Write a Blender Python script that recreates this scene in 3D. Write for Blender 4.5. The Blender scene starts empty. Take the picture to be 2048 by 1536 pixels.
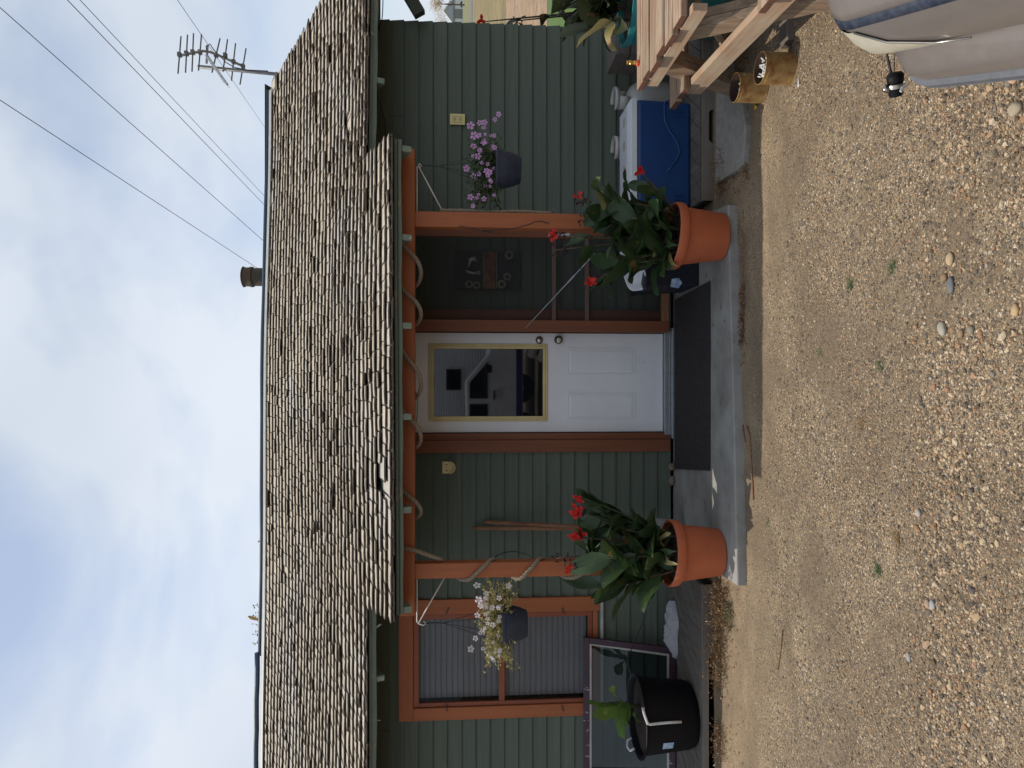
import bpy, math, random
import numpy as np
from mathutils import Vector, Matrix, Euler, noise

# ------------------------------------------------------------------ camera, sky, sun, exposure
FPX, HZ, CH = 1420.0, 921.0, 1.75
PITCH = math.atan((1024 - HZ) / FPX)
S = bpy.context.scene
cp, sp = math.cos(PITCH), math.sin(PITCH)
cam_d = bpy.data.cameras.new('camera'); cam = bpy.data.objects.new('camera', cam_d)
S.collection.objects.link(cam); S.camera = cam
cam_d.sensor_fit = 'HORIZONTAL'; cam_d.sensor_width = 36.0; cam_d.lens = 36.0 * FPX / 2048
cam_d.clip_start = 0.05; cam_d.clip_end = 6000
# the phone was turned on its side: the world's "down" is the picture's right
cam.matrix_world = Matrix(((0, 1, 0, 0), (-sp, 0, -cp, 0), (-cp, 0, sp, CH), (0, 0, 0, 1)))
S.view_settings.view_transform = 'Standard'; S.view_settings.look = 'None'
S.view_settings.exposure = 0.12; S.view_settings.gamma = 1.0

SUN = Vector((-0.42, 0.165, 1.0)).normalized()
sun_el = math.asin(SUN.z); sun_az = math.atan2(SUN.x, SUN.y)
W = bpy.data.worlds.new('World'); S.world = W; W.use_nodes = True
nt = W.node_tree; nt.nodes.clear()
def N(t, **kw):
    n = nt.nodes.new(t)
    for k, v in kw.items(): setattr(n, k, v)
    return n
out = N('ShaderNodeOutputWorld'); bg = N('ShaderNodeBackground'); bg.inputs['Strength'].default_value = 0.145
sky = N('ShaderNodeTexSky', sky_type='NISHITA'); sky.sun_disc = False
sky.sun_elevation = sun_el; sky.sun_rotation = sun_az; sky.altitude = 600; sky.air_density = 1.0; sky.dust_density = 1.2
tc = N('ShaderNodeTexCoord'); mp = N('ShaderNodeMapping'); mp.inputs['Scale'].default_value = (1.0, 1.0, 1.7)
mp.inputs['Location'].default_value = (3.4, 1.2, 0.3)
n1 = N('ShaderNodeTexNoise'); n1.inputs['Scale'].default_value = 2.3; n1.inputs['Detail'].default_value = 5; n1.inputs['Roughness'].default_value = 0.5; n1.inputs['Distortion'].default_value = 0.3
cr = N('ShaderNodeValToRGB'); cr.color_ramp.elements[0].position = 0.33; cr.color_ramp.elements[1].position = 0.51
cr.color_ramp.elements[0].color = (.42, .42, .42, 1); cr.color_ramp.elements[1].color = (1, 1, 1, 1)
n2 = N('ShaderNodeTexNoise'); n2.inputs['Scale'].default_value = 1.5; n2.inputs['Detail'].default_value = 3
cr2 = N('ShaderNodeValToRGB'); cr2.color_ramp.elements[0].position = 0.35; cr2.color_ramp.elements[1].position = 0.68
cr2.color_ramp.elements[0].color = (4.1, 4.55, 5.2, 1); cr2.color_ramp.elements[1].color = (5.15, 5.55, 6.15, 1)
mix = N('ShaderNodeMix', data_type='RGBA')
L = nt.links.new
L(tc.outputs['Generated'], mp.inputs[0]); L(mp.outputs[0], n1.inputs['Vector']); L(mp.outputs[0], n2.inputs['Vector'])
L(n1.outputs['Fac'], cr.inputs[0]); L(n2.outputs['Fac'], cr2.inputs[0])
sz_ = N('ShaderNodeSeparateXYZ'); L(tc.outputs['Generated'], sz_.inputs[0]); hr = N('ShaderNodeMapRange'); hr.inputs[1].default_value = .05; hr.inputs[2].default_value = .22; hr.inputs[3].default_value = .9; hr.inputs[4].default_value = 0; L(sz_.outputs[2], hr.inputs[0]); mx0 = N('ShaderNodeMath', operation='MAXIMUM'); L(cr.outputs[0], mx0.inputs[0]); L(hr.outputs[0], mx0.inputs[1]); L(mx0.outputs[0], mix.inputs[0]); L(sky.outputs[0], mix.inputs[6]); L(cr2.outputs[0], mix.inputs[7])
L(mix.outputs[2], bg.inputs[0]); L(bg.outputs[0], out.inputs[0])

sd = bpy.data.lights.new('sun', 'SUN'); sd.energy = 3.35; sd.angle = math.radians(0.6); sd.color = (1.0, 0.91, 0.78)
so = bpy.data.objects.new('sun', sd); S.collection.objects.link(so)
so.rotation_euler = SUN.to_track_quat('Z', 'Y').to_euler(); so.location = (-6, 1, 8)

# ------------------------------------------------------------------ helpers
def pz(X, Y, d):
    """point on the ray of photo pixel (X,Y) at depth d -> (x,z)"""
    a = X - 1024; b = 768 - Y; t = d / (cp * FPX - a * sp)
    return b * t, CH + (-sp * FPX - a * cp) * t
def P(X, Y, d):
    x, z = pz(X, Y, d); return Vector((x, d, z))
def G(X, Y, z=0.0):
    a = X - 1024; b = 768 - Y; dz = -sp * FPX - a * cp; t = (z - CH) / dz
    return Vector((b * t, (cp * FPX - a * sp) * t, z))
R = random.Random(7)
def U(a, b): return R.uniform(a, b)

class MB:
    def __init__(s): s.v = []; s.f = []; s.m = []; s.mi = 0
    def add(s, vs, fs):
        o = len(s.v); s.v += [tuple(v) for v in vs]
        for f in fs: s.f.append(tuple(i + o for i in f)); s.m.append(s.mi)
    def box(s, c, size, rot=None, jit=0, taper=None):
        hx, hy, hz = size[0] / 2, size[1] / 2, size[2] / 2
        vs = [Vector((x, y, z)) for z in (-hz, hz) for y in (-hy, hy) for x in (-hx, hx)]
        if taper:
            for v in vs[4:]: v.x *= taper; v.y *= taper
        if jit: vs = [v + Vector((U(-jit, jit), U(-jit, jit), U(-jit, jit))) for v in vs]
        if rot is not None:
            if not isinstance(rot, Matrix): rot = Euler(rot).to_matrix()
            vs = [rot @ v for v in vs]
        c = Vector(c); s.add([v + c for v in vs], [(0, 2, 3, 1), (4, 5, 7, 6), (0, 1, 5, 4), (2, 6, 7, 3), (0, 4, 6, 2), (1, 3, 7, 5)]); return s
    def ab(s, a, b):
        a = Vector(a); b = Vector(b); return s.box((a + b) / 2, (abs(b.x - a.x), abs(b.y - a.y), abs(b.z - a.z)))
    def beam(s, a, b, w, h, up=(0, 0, 1), seg=1, jit=0):
        """board from a to b: w across, h along 'up'"""
        a = Vector(a); b = Vector(b); d = (b - a); L_ = d.length; d.normalize(); up = Vector(up)
        r = d.cross(up).normalized(); u = r.cross(d).normalized()
        rot = Matrix((r, d, u)).transposed()
        return s.box((a + b) / 2, (w, L_, h), rot, jit)
    def tube(s, pts, r, n=8, cap=True):
        pts = [Vector(p) for p in pts]; k = len(pts)
        rs = r if isinstance(r, (list, tuple)) else [r] * k
        t0 = (pts[1] - pts[0]).normalized()
        a = Vector((0, 0, 1)) if abs(t0.z) < .9 else Vector((1, 0, 0))
        u = t0.cross(a).normalized(); vs = []
        for i, p in enumerate(pts):
            t = (pts[min(i + 1, k - 1)] - pts[max(i - 1, 0)]).normalized()
            u = (u - t * u.dot(t)).normalized(); w = t.cross(u)
            for j in range(n):
                an = 2 * math.pi * j / n; vs.append(p + (u * math.cos(an) + w * math.sin(an)) * rs[i])
        fs = [(i * n + j, i * n + (j + 1) % n, (i + 1) * n + (j + 1) % n, (i + 1) * n + j) for i in range(k - 1) for j in range(n)]
        if cap: fs += [tuple(range(n))[::-1], tuple((k - 1) * n + j for j in range(n))]
        s.add(vs, fs); return s
    def lathe(s, prof, c=(0, 0, 0), n=40, fn=None, cap0=False, cap1=False, axis=None):
        vs = []; c = Vector(c)
        for r, z in prof:
            for j in range(n):
                an = 2 * math.pi * j / n; v = Vector((r * math.cos(an), r * math.sin(an), z))
                if fn: v = fn(v)
                if axis is not None: v = axis @ v
                vs.append(v + c)
        k = len(prof)
        fs = [(i * n + j, i * n + (j + 1) % n, (i + 1) * n + (j + 1) % n, (i + 1) * n + j) for i in range(k - 1) for j in range(n)]
        if cap0: fs.append(tuple(range(n))[::-1])
        if cap1: fs.append(tuple((k - 1) * n + j for j in range(n)))
        s.add(vs, fs); return s
    def prism(s, pts, y0, y1):
        """outline (x,z) extruded in y"""
        n = len(pts); vs = [(x, y0, z) for x, z in pts] + [(x, y1, z) for x, z in pts]
        s.add(vs, [tuple(range(n)), tuple(range(n, 2 * n))[::-1]] + [(j, n + j, n + (j + 1) % n, (j + 1) % n) for j in range(n)]); return s
    def slab(s, pts, z0, z1):
        n = len(pts); vs = [(p[0], p[1], z0) for p in pts] + [(p[0], p[1], z1) for p in pts]
        s.add(vs, [tuple(range(n))[::-1], tuple(range(n, 2 * n))] + [(j, (j + 1) % n, n + (j + 1) % n, n + j) for j in range(n)]); return s
    def grid(s, rows):
        n = len(rows[0]); vs = [v for r_ in rows for v in r_]
        s.add(vs, [(i * n + j, i * n + j + 1, (i + 1) * n + j + 1, (i + 1) * n + j) for i in range(len(rows) - 1) for j in range(n - 1)]); return s
    def build(s, name, mat, parent=None, smooth=False, bevel=0, origin=None, **tags):
        me = bpy.data.meshes.new(name)
        o = bpy.data.objects.new(name, me); S.collection.objects.link(o)
        off = Vector((0, 0, 0))
        if parent is not None:
            o.parent = parent; q = parent
            while q is not None: off += q.location; q = q.parent
        elif origin is not None: off = Vector(origin); o.location = off
        me.from_pydata([(v[0] - off.x, v[1] - off.y, v[2] - off.z) for v in s.v], [], s.f)
        mats = mat if isinstance(mat, (list, tuple)) else [mat]
        for m in mats: me.materials.append(m)
        if len(mats) > 1: me.polygons.foreach_set('material_index', s.m)
        if smooth: me.polygons.foreach_set('use_smooth', [True] * len(me.polygons))
        if bevel:
            b = o.modifiers.new('bevel', 'BEVEL'); b.width = bevel; b.segments = 2; b.limit_method = 'ANGLE'; b.angle_limit = math.radians(40)
        if smooth == 2:
            try: me.set_sharp_from_angle(angle=math.radians(40))
            except Exception: pass
        me.update()
        for k, v in tags.items(): o[k] = v
        return o
def empty(name, loc, label, cat, group=None):
    o = bpy.data.objects.new(name, None); S.collection.objects.link(o); o.location = loc; o.empty_display_size = .1
    o['label'] = label; o['category'] = cat
    if group: o['group'] = group
    return o

# ------------------------------------------------------------------ materials
def hexl(r, g, b):
    f = lambda c: ((c / 255 + .055) / 1.055) ** 2.4 if c > 10 else c / 255 / 12.92
    return (f(r), f(g), f(b), 1)
class Mt:
    def __init__(s, name):
        s.m = bpy.data.materials.new(name); s.m.use_nodes = True; s.t = s.m.node_tree
        s.b = s.t.nodes['Principled BSDF']; s.o = s.t.nodes['Material Output']
        s.tc = s.n('ShaderNodeTexCoord')
    def n(s, t, **kw):
        q = s.t.nodes.new(t)
        for k, v in kw.items(): setattr(q, k, v)
        return q
    def l(s, a, b): s.t.links.new(a, b)
    def coord(s, scale=(1, 1, 1), rot=(0, 0, 0), kind='Object'):
        m = s.n('ShaderNodeMapping'); m.inputs['Scale'].default_value = scale; m.inputs['Rotation'].default_value = rot
        s.l(s.tc.outputs[kind], m.inputs[0]); return m.outputs[0]
    def noise(s, vec, scale, detail=4, rough=.55, dist=0):
        q = s.n('ShaderNodeTexNoise'); s.l(vec, q.inputs['Vector']); q.inputs['Scale'].default_value = scale
        q.inputs['Detail'].default_value = detail; q.inputs['Roughness'].default_value = rough; q.inputs['Distortion'].default_value = dist
        return q.outputs['Fac']
    def vor(s, vec, scale, feature='F1', rand=1):
        q = s.n('ShaderNodeTexVoronoi', feature=feature); s.l(vec, q.inputs['Vector']); q.inputs['Scale'].default_value = scale
        q.inputs['Randomness'].default_value = rand; return q
    def ramp(s, fac, stops, interp='LINEAR'):
        q = s.n('ShaderNodeValToRGB'); s.l(fac, q.inputs[0]); e = q.color_ramp.elements; q.color_ramp.interpolation = interp
        while len(e) < len(stops): e.new(.5)
        for i, (p, c) in enumerate(stops):
            e[i].position = p; e[i].color = c if len(c) == 4 else (*c, 1)
        return q.outputs[0]
    def mix(s, fac, a, b, mode='MIX'):
        q = s.n('ShaderNodeMix', data_type='RGBA', blend_type=mode)
        for i, v in ((0, fac), (6, a), (7, b)):
            if isinstance(v, (int, float)): q.inputs[i].default_value = v
            elif isinstance(v, tuple): q.inputs[i].default_value = v if len(v) == 4 else (*v, 1)
            else: s.l(v, q.inputs[i])
        return q.outputs[2]
    def math(s, op, a, b=0):
        q = s.n('ShaderNodeMath', operation=op)
        for i, v in ((0, a), (1, b)):
            if isinstance(v, (int, float)): q.inputs[i].default_value = v
            else: s.l(v, q.inputs[i])
        return q.outputs[0]
    def bump(s, h, dist=.01, strength=1.0):
        q = s.n('ShaderNodeBump'); q.inputs['Distance'].default_value = dist; q.inputs['Strength'].default_value = strength
        s.l(h, q.inputs['Height']); s.l(q.outputs[0], s.b.inputs['Normal']); return q
    def col(s, c):
        if isinstance(c, tuple): s.b.inputs['Base Color'].default_value = c if len(c) == 4 else (*c, 1)
        else: s.l(c, s.b.inputs['Base Color'])
    def rough(s, r):
        if isinstance(r, (int, float)): s.b.inputs['Roughness'].default_value = r
        else: s.l(r, s.b.inputs['Roughness'])
    def island(s): return s.n('ShaderNodeNewGeometry').outputs['Random Per Island']

def simple(name, c1, c2=None, rough=.6, sc=12, stretch=(1, 1, 1), bump=.0, bsc=60, metal=0, rot=(0, 0, 0), spots=None):
    m = Mt(name); v = m.coord(stretch, rot); c2 = c2 or tuple(x * .72 for x in c1[:3])
    f = m.noise(v, sc, 5, .6)
    c = m.ramp(f, [(.3, c1), (.72, c2)])
    if spots:
        g = m.noise(v, spots[1], 6, .7); c = m.mix(m.ramp(g, [(spots[2], (0, 0, 0)), (spots[2] + .04, (1, 1, 1))]), c, spots[0])
    m.col(c); m.b.inputs['Metallic'].default_value = metal
    m.rough(m.math('ADD', m.math('MULTIPLY', m.noise(v, sc * 2.3, 3), .25), rough - .12))
    if bump: m.bump(m.noise(m.coord(stretch, rot), bsc, 6, .65), bump)
    return m.m

def wood(name, cols, axis='x', sc=1.0, bump=.002, rough=.8, isl=.5, knots=True):
    m = Mt(name); st = {'x': (2, 60, 60), 'y': (60, 2, 60), 'z': (60, 60, 2)}[axis]
    vi = m.n('ShaderNodeVectorMath', operation='ADD'); m.l(m.coord(tuple(a * sc for a in st)), vi.inputs[0])
    cx = m.n('ShaderNodeCombineXYZ'); i10 = m.math('MULTIPLY', m.island(), 37.0)
    for k in range(3): m.l(i10, cx.inputs[k])
    m.l(cx.outputs[0], vi.inputs[1]); v = vi.outputs[0]
    g = m.noise(v, 1.0, 6, .7, .6); c = m.ramp(g, [(.28, cols[0]), (.5, cols[1]), (.72, cols[2])])
    c = m.mix(m.math('MULTIPLY', m.island(), isl), c, m.mix(.5, c, cols[0]))
    g2 = m.noise(m.coord((1, 1, 1)), 5, 4); c = m.mix(m.ramp(g2, [(.4, (0, 0, 0)), (.7, (.55, .55, .55))]), c, cols[3] if len(cols) > 3 else cols[2])
    m.col(c); m.rough(rough); m.bump(g, bump); return m.m

def paint(name, base, dark, wornc, axis='x', peel=.66, rough=.6, bump=.0015):
    m = Mt(name); st = {'x': (1.2, 14, 30), 'y': (30, 1.2, 30), 'z': (30, 14, 1.2)}[axis]
    v = m.coord(st); w = m.coord((1, 1, 1))
    g = m.noise(v, 1.0, 6, .65, .3); big = m.noise(w, 2.2, 4)
    c = m.mix(m.ramp(g, [(.35, (0, 0, 0)), (.68, (1, 1, 1))]), base, dark)
    c = m.mix(m.math('MULTIPLY', m.island(), .5), c, dark)
    c = m.mix(m.math('MULTIPLY', big, .5), c, dark)
    # fine cracks along the grain, and small flakes where the paint has gone
    cr_ = m.noise(m.coord(tuple(a * 1.6 for a in st)), 1.0, 6, .85, 1.5)
    c = m.mix(m.ramp(cr_, [(.33, (.85, .85, .85)), (.38, (0, 0, 0))]), c, tuple(x * .35 for x in dark[:3]))
    fl = m.noise(m.coord(tuple(.5 * a + 4 for a in st)), 1.3, 8, .72)
    mk = m.math('MULTIPLY', m.ramp(fl, [(peel, (0, 0, 0)), (peel + .015, (1, 1, 1))]), .9)
    c = m.mix(mk, c, wornc)
    m.col(c); m.rough(rough); m.bump(m.math('SUBTRACT', g, m.math('MULTIPLY', mk, .6)), bump); return m.m

GREEN = (.096, .118, .086); ORG = (.38, .115, .032)
M = {}
M['siding'] = paint('painted siding', GREEN, (.058, .076, .054), (.19, .19, .16), 'x', .74)
M['greentrim'] = paint('worn green trim', (.125, .155, .110), (.09, .112, .080), (.30, .22, .13), 'x', .60)
M['tail'] = paint('rafter end paint', (.24, .32, .245), (.15, .19, .145), (.45, .42, .36), 'y', .58)
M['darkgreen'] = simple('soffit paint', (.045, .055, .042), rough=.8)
M['orange'] = paint('burnt orange paint', ORG, (.28, .078, .024), (.18, .07, .04), 'x', .73)
M['orange_v'] = paint('burnt orange paint upright', ORG, (.28, .078, .024), (.2, .12, .08), 'z', .72)
M['browntrim'] = paint('red brown trim', (.20, .062, .020), (.14, .042, .015), (.45, .38, .32), 'z', .76)
M['sash'] = paint('sash paint', (.30, .075, .022), (.2, .05, .02), (.10, .05, .03), 'z', .7, .5)
M['white'] = simple('white door paint', (.74, .75, .77), (.66, .67, .70), rough=.42, sc=3, spots=((.25, .2, .16), 38, .78))
M['cream'] = simple('yellowed cream plastic', (.62, .52, .25), (.52, .42, .2), rough=.4, sc=6)
M['plate'] = simple('old ivory plastic', (.68, .60, .27), (.6, .52, .22), rough=.4)
M['steel'] = simple('brushed nickel', (.45, .43, .4), rough=.3, metal=1)
M['galv'] = simple('galvanised steel', (.42, .44, .46), (.3, .32, .34), rough=.45, metal=.8, sc=20)
M['ridge'] = simple('blue grey ridge metal', (.045, .075, .115), (.03, .05, .08), rough=.5, sc=30, metal=.2)
M['flash'] = simple('pale flashing', (.36, .38, .38), rough=.5)
M['concrete'] = simple('poured concrete', (.33, .325, .305), (.17, .165, .15), rough=.85, sc=3.5, bump=.003, bsc=140, spots=((.13, .11, .09), 14, .64))
M['concrete2'] = simple('rough splash block concrete', (.31, .29, .26), (.20, .19, .175), rough=.9, sc=22, bump=.004, bsc=90, spots=((.10, .17, .22), 70, .66))
M['deck'] = wood('grey deck boards', [(.05, .044, .038), (.13, .117, .10), (.18, .165, .145), (.12, .10, .085)], 'y', .6)
M['deckx'] = wood('grey deck fascia', [(.10, .085, .072), (.19, .165, .14), (.25, .22, .19), (.16, .12, .085)], 'x', .5)
M['weathered'] = wood('weathered tan boards', [(.035, .02, .012), (.33, .235, .155), (.58, .48, .36), (.24, .12, .07)], 'x', .75, .010)
M['weathered_y'] = wood('weathered pink boards', [(.22, .125, .08), (.40, .31, .22), (.50, .41, .30), (.34, .16, .09)], 'y', .45, .002)
M['weathered_z'] = wood('weathered post boards', [(.08, .055, .04), (.26, .195, .135), (.42, .33, .23), (.26, .13, .07)], 'z', .5, .002)
M['greywood'] = wood('grey crate boards', [(.06, .05, .042), (.15, .13, .11), (.2, .17, .14), (.12, .1, .09)], 'x', .6)
M['handlewood'] = wood('old handle wood', [(.10, .04, .018), (.24, .12, .06), (.36, .2, .1), (.12, .05, .03)], 'z', .4)
M['railwood'] = wood('bare brown rail wood', [(.11, .045, .02), (.22, .105, .05), (.27, .14, .07), (.18, .08, .04)], 'x', .6)
M['dkrail'] = simple('dull dark rail', (.12, .075, .06), rough=.8, sc=20, stretch=(.3, 4, 4))
M['terra'] = simple('terracotta plastic', (.45, .112, .040), (.36, .088, .033), rough=.6, sc=7, spots=((.40, .20, .12), 7, .665), bump=.0004, bsc=300)
M['soil'] = simple('potting soil', (.022, .015, .010), (.05, .035, .025), rough=1, sc=60, bump=.01, bsc=90)
M['black'] = simple('black plastic', (.005, .005, .007), (.007, .007, .009), rough=.55, sc=8)
M['endgrain'] = simple('weathered end grain', (.17, .07, .04), (.06, .03, .02), rough=1, sc=60)
M['black'].node_tree.nodes['Principled BSDF'].inputs['Specular IOR Level'].default_value = .15
M['rubber'] = simple('black rubber', (.012, .012, .012), rough=.6)
M['navy'] = simple('dark navy plastic', (.006, .009, .018), (.008, .012, .022), rough=.5)
M['potgrey'] = simple('slate blue plastic pot', (.014, .021, .042), (.032, .042, .070), rough=.6, sc=14)
M['whiteplastic'] = simple('white plastic', (.66, .68, .72), (.6, .62, .66), rough=.4)
M['teal'] = simple('teal plastic', (.03, .26, .27), rough=.4)
M['bluecool'] = simple('blue cooler plastic', (.010, .058, .20), (.009, .045, .16), rough=.42, sc=3)
M['rope'] = simple('grey manila rope', (.30, .24, .17), (.19, .15, .11), rough=1, sc=90, bump=.003, bsc=220)
M['whiterope'] = simple('white cord', (.7, .7, .7), rough=.9, sc=90, bump=.002, bsc=260)
M['tank'] = simple('white tank enamel', (.50, .49, .46), (.40, .38, .35), rough=.4, sc=5)
M['brass'] = simple('brass', (.62, .40, .12), (.45, .28, .08), rough=.32, metal=1)
M['redplastic'] = simple('orange red plastic', (.75, .09, .03), rough=.4)
M['cloth'] = simple('pale grey cloth', (.42, .43, .46), (.33, .34, .37), rough=.95, sc=9, bump=.002, bsc=300)
M['purple'] = paint('purple frame paint', (.055, .016, .036), (.035, .012, .024), (.45, .43, .42), 'z', .62)
M['offwhite'] = simple('off white putty trim', (.42, .40, .36), rough=.6)
M['antenna'] = simple('dull aluminium', (.16, .16, .165), (.1, .1, .1), rough=.5, metal=.5)
M['wire'] = simple('cable jacket', (.02, .022, .024), rough=.7)
M['whitepaint'] = simple('white bracket enamel', (.62, .60, .55), (.55, .5, .42), rough=.4, sc=14)
M['mat'] = simple('dark fibre mat', (.014, .011, .011), (.045, .037, .036), rough=1, sc=60, bump=.006, bsc=260, spots=((.16, .14, .12), 90, .70))
M['stone'] = simple('creek stone', (.22, .15, .09), (.12, .10, .08), rough=.8, sc=9)
M['vent'] = simple('mottled vent pipe paint', (.025, .040, .022), (.085, .04, .02), rough=.7, sc=9)
M['board'] = simple('grey carved board', (.05, .053, .06), (.028, .03, .034), rough=.8, sc=30, stretch=(8, 1, 1), bump=.003, bsc=30)
M['rust'] = simple('rusted plate', (.22, .12, .06), (.11, .035, .02), rough=.8, sc=14)
M['gear'] = simple('pale gear metal', (.30, .29, .21), (.18, .175, .13), rough=.6)
M['bin'] = M['navy']
m = Mt('tin can metal'); v = m.coord((1, 1, 1)); f = m.noise(v, 14, 5, .65)
m.col(m.ramp(f, [(.3, (.52, .36, .13)), (.5, (.36, .22, .09)), (.68, (.22, .075, .02))])); m.b.inputs['Metallic'].default_value = .35; m.rough(.5); M['can'] = m.m
M['candark'] = simple('sooty can inside', (.02, .012, .008), (.06, .03, .015), rough=.8)

# screen mesh: fine dark net, half see-through
m = Mt('insect screen'); tr = m.n('ShaderNodeBsdfTransparent'); mx = m.n('ShaderNodeMixShader'); mx.inputs[0].default_value = .45
m.col((.018, .018, .018)); m.rough(.9); m.l(tr.outputs[0], mx.inputs[1]); m.l(m.b.outputs[0], mx.inputs[2]); m.l(mx.outputs[0], m.o.inputs[0]); M['screen'] = m.m
# reflective glazing
def glass(name, thru, tint=(.012, .013, .015), ior=1.75, fi=1.5):
    m = Mt(name); m.col(tint); m.rough(.02); m.b.inputs['IOR'].default_value = ior
    if thru:
        tr = m.n('ShaderNodeBsdfTransparent'); gl = m.n('ShaderNodeBsdfGlossy'); gl.inputs['Roughness'].default_value = .02
        fr = m.n('ShaderNodeFresnel'); fr.inputs['IOR'].default_value = fi; mx = m.n('ShaderNodeMixShader')
        tr.inputs['Color'].default_value = (*thru, 1)
        m.l(fr.outputs[0], mx.inputs[0]); m.l(tr.outputs[0], mx.inputs[1]); m.l(gl.outputs[0], mx.inputs[2]); m.l(mx.outputs[0], m.o.inputs[0])
    return m.m
M['doorglass'] = glass('door glass', None, (.006, .007, .010), 1.85)
M['glass'] = glass('window glass', (.75, .78, .82))
M['dimglass'] = glass('dusty sash glass', (.76, .765, .77), fi=1.22)
M['oldglass'] = glass('dirty old glass', (.45, .5, .52))
M['carglass'] = glass('tinted glass', None, (.008, .01, .012), 1.5)
# leaves
def leaf(name, c1, c2, edge=None, trans=.25, tip=None):
    m = Mt(name); isl = m.island(); v = m.coord((1, 1, 1))
    c = m.mix(isl, c1, c2); g = m.noise(v, 26, 4, .6); c = m.mix(m.math('MULTIPLY', g, .5), c, tuple(x * .6 for x in c1[:3]))
    if edge: c = m.mix(m.ramp(m.noise(v, 9, 5, .7), [(.60, (0, 0, 0)), (.66, (1, 1, 1))]), c, edge)
    if tip: c = m.mix(m.ramp(isl, [(.86, (0, 0, 0)), (.87, (1, 1, 1))]), c, tip)
    m.col(c); m.rough(.55); m.b.inputs['Transmission Weight'].default_value = 0
    td = m.n('ShaderNodeBsdfTranslucent'); mx = m.n('ShaderNodeMixShader'); mx.inputs[0].default_value = trans
    m.l(c if not isinstance(c, tuple) else c, td.inputs['Color']); m.l(m.b.outputs[0], mx.inputs[1]); m.l(td.outputs[0], mx.inputs[2]); m.l(mx.outputs[0], m.o.inputs[0])
    return m.m
M['canna'] = leaf('canna leaf', (.030, .062, .020), (.050, .095, .030), (.20, .13, .04), .22)
M['cannadk'] = leaf('purple canna leaf', (.035, .05, .018), (.05, .06, .03), (.18, .10, .04), .2)
M['cannayel'] = leaf('variegated canna leaf', (.10, .20, .035), (.19, .28, .06), (.30, .34, .10), .3)
M['stem'] = leaf('canna stem', (.05, .07, .03), (.09, .04, .03), None, .05)
M['bud'] = leaf('dark seed pod', (.035, .008, .012), (.07, .015, .02), None, .1)
M['red'] = leaf('red canna petal', (.62, .012, .01), (.75, .03, .015), None, .35)
M['petgreen'] = leaf('petunia leaf', (.09, .12, .05), (.05, .08, .03), (.16, .12, .05), .25)
M['petdry'] = leaf('drying petunia leaf', (.34, .33, .13), (.48, .40, .18), (.36, .20, .08), .3)
M['weed'] = leaf('dead weed', (.16, .09, .035), (.28, .18, .08), (.08, .05, .025), .2)
M['weedgreen'] = leaf('small weed leaf', (.05, .10, .03), (.08, .13, .05), None, .2)
M['dryleaf'] = leaf('dry leaf litter', (.16, .08, .035), (.34, .20, .09), (.06, .035, .02), .15)
M['yleaf'] = leaf('yellow leaf', (.75, .48, .03), (.7, .42, .03), None, .2)
M['treeleaf'] = leaf('autumn tree leaf', (.42, .26, .07), (.5, .36, .14), (.28, .24, .10), .3)
m = Mt('striped petunia petal'); uvn = m.n('ShaderNodeUVMap'); sx = m.n('ShaderNodeSeparateXYZ'); m.l(uvn.outputs[0], sx.inputs[0])
m.col(m.ramp(sx.outputs[0], [(.0, (.30, .03, .22)), (.30, (.42, .06, .32)), (.52, (.78, .62, .78)), (1, (.82, .70, .82))])); m.rough(.6); M['petal'] = m.m
M['palepetal'] = simple('pale lilac petal', (.72, .62, .74), (.74, .72, .62), rough=.6, sc=40)
M['bark'] = simple('bark', (.12, .09, .06), rough=.9, sc=20)
M['petal'] = simple('lilac petal', (.66, .42, .66), (.52, .22, .50), rough=.6, sc=60)
M['petal2'] = simple('magenta petal stripe', (.40, .04, .30), rough=.6)

# ------------------------------------------------------------------ ground and far fields
def gz(x, y):
    """gentle unevenness of the yard"""
    w = max(0, 1 - max(0, abs(x) - 6) / 6) * max(0, 1 - max(0, abs(y - 3) - 6) / 6)
    h = .016 * noise.noise(Vector((x * .9, y * .9, 3))) + .007 * noise.noise(Vector((x * 3.1, y * 3.1, 9)))
    if y > 4.15: h = min(h, .0) - .006
    return h * w
def axis_pts():
    a = [-3000, -900, -300, -120, -60, -30, -16, -10, -7]; a += [round(-5 + .09 * i, 3) for i in range(int(10 / .09))] + [5.2, 7, 10, 16, 30, 60, 120, 300, 900, 3000]; return a
gx = axis_pts(); gy = [-3000, -900, -200, -60, -30, -15, -8, -4, -2, -1, 0] + [round(.4 + .07 * i, 3) for i in range(int(5.8 / .07))] + [6.4, 7, 9, 13, 20, 40, 90, 200, 600, 1500, 3000]
g = MB(); g.grid([[(x, y, gz(x, y)) for x in gx] for y in gy])
m = Mt('sand and gravel'); v = m.coord((1, 1, 1)); w2 = m.noise(v, 1.1, 4, .6)
sand = m.mix(m.ramp(m.noise(v, 2.6, 6, .7), [(.38, (0, 0, 0)), (.62, (1, 1, 1))]), (.395, .298, .185), (.25, .186, .115))
sand = m.mix(m.ramp(m.noise(v, 240, 3, .8), [(.40, (0, 0, 0)), (.62, (.75, .75, .75))]), sand, (.13, .09, .05))
g0 = m.vor(v, 230); g1 = m.vor(v, 95); g2 = m.vor(v, 48)
def stonecol(q):
    s_ = m.n('ShaderNodeSeparateColor'); m.l(q.outputs['Color'], s_.inputs[0])
    return m.ramp(s_.outputs[0], [(0, (.08, .065, .05)), (.22, (.36, .25, .15)), (.42, (.15, .12, .09)), (.6, (.48, .36, .22)), (.74, (.12, .115, .11)), (.86, (.62, .52, .39)), (1, (.30, .15, .08))], 'CONSTANT'), s_.outputs[1]
c0, r0 = stonecol(g0); c1, r1 = stonecol(g1); c2, r2 = stonecol(g2)
sxy = m.n('ShaderNodeSeparateXYZ'); m.l(v, sxy.inputs[0])
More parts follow.
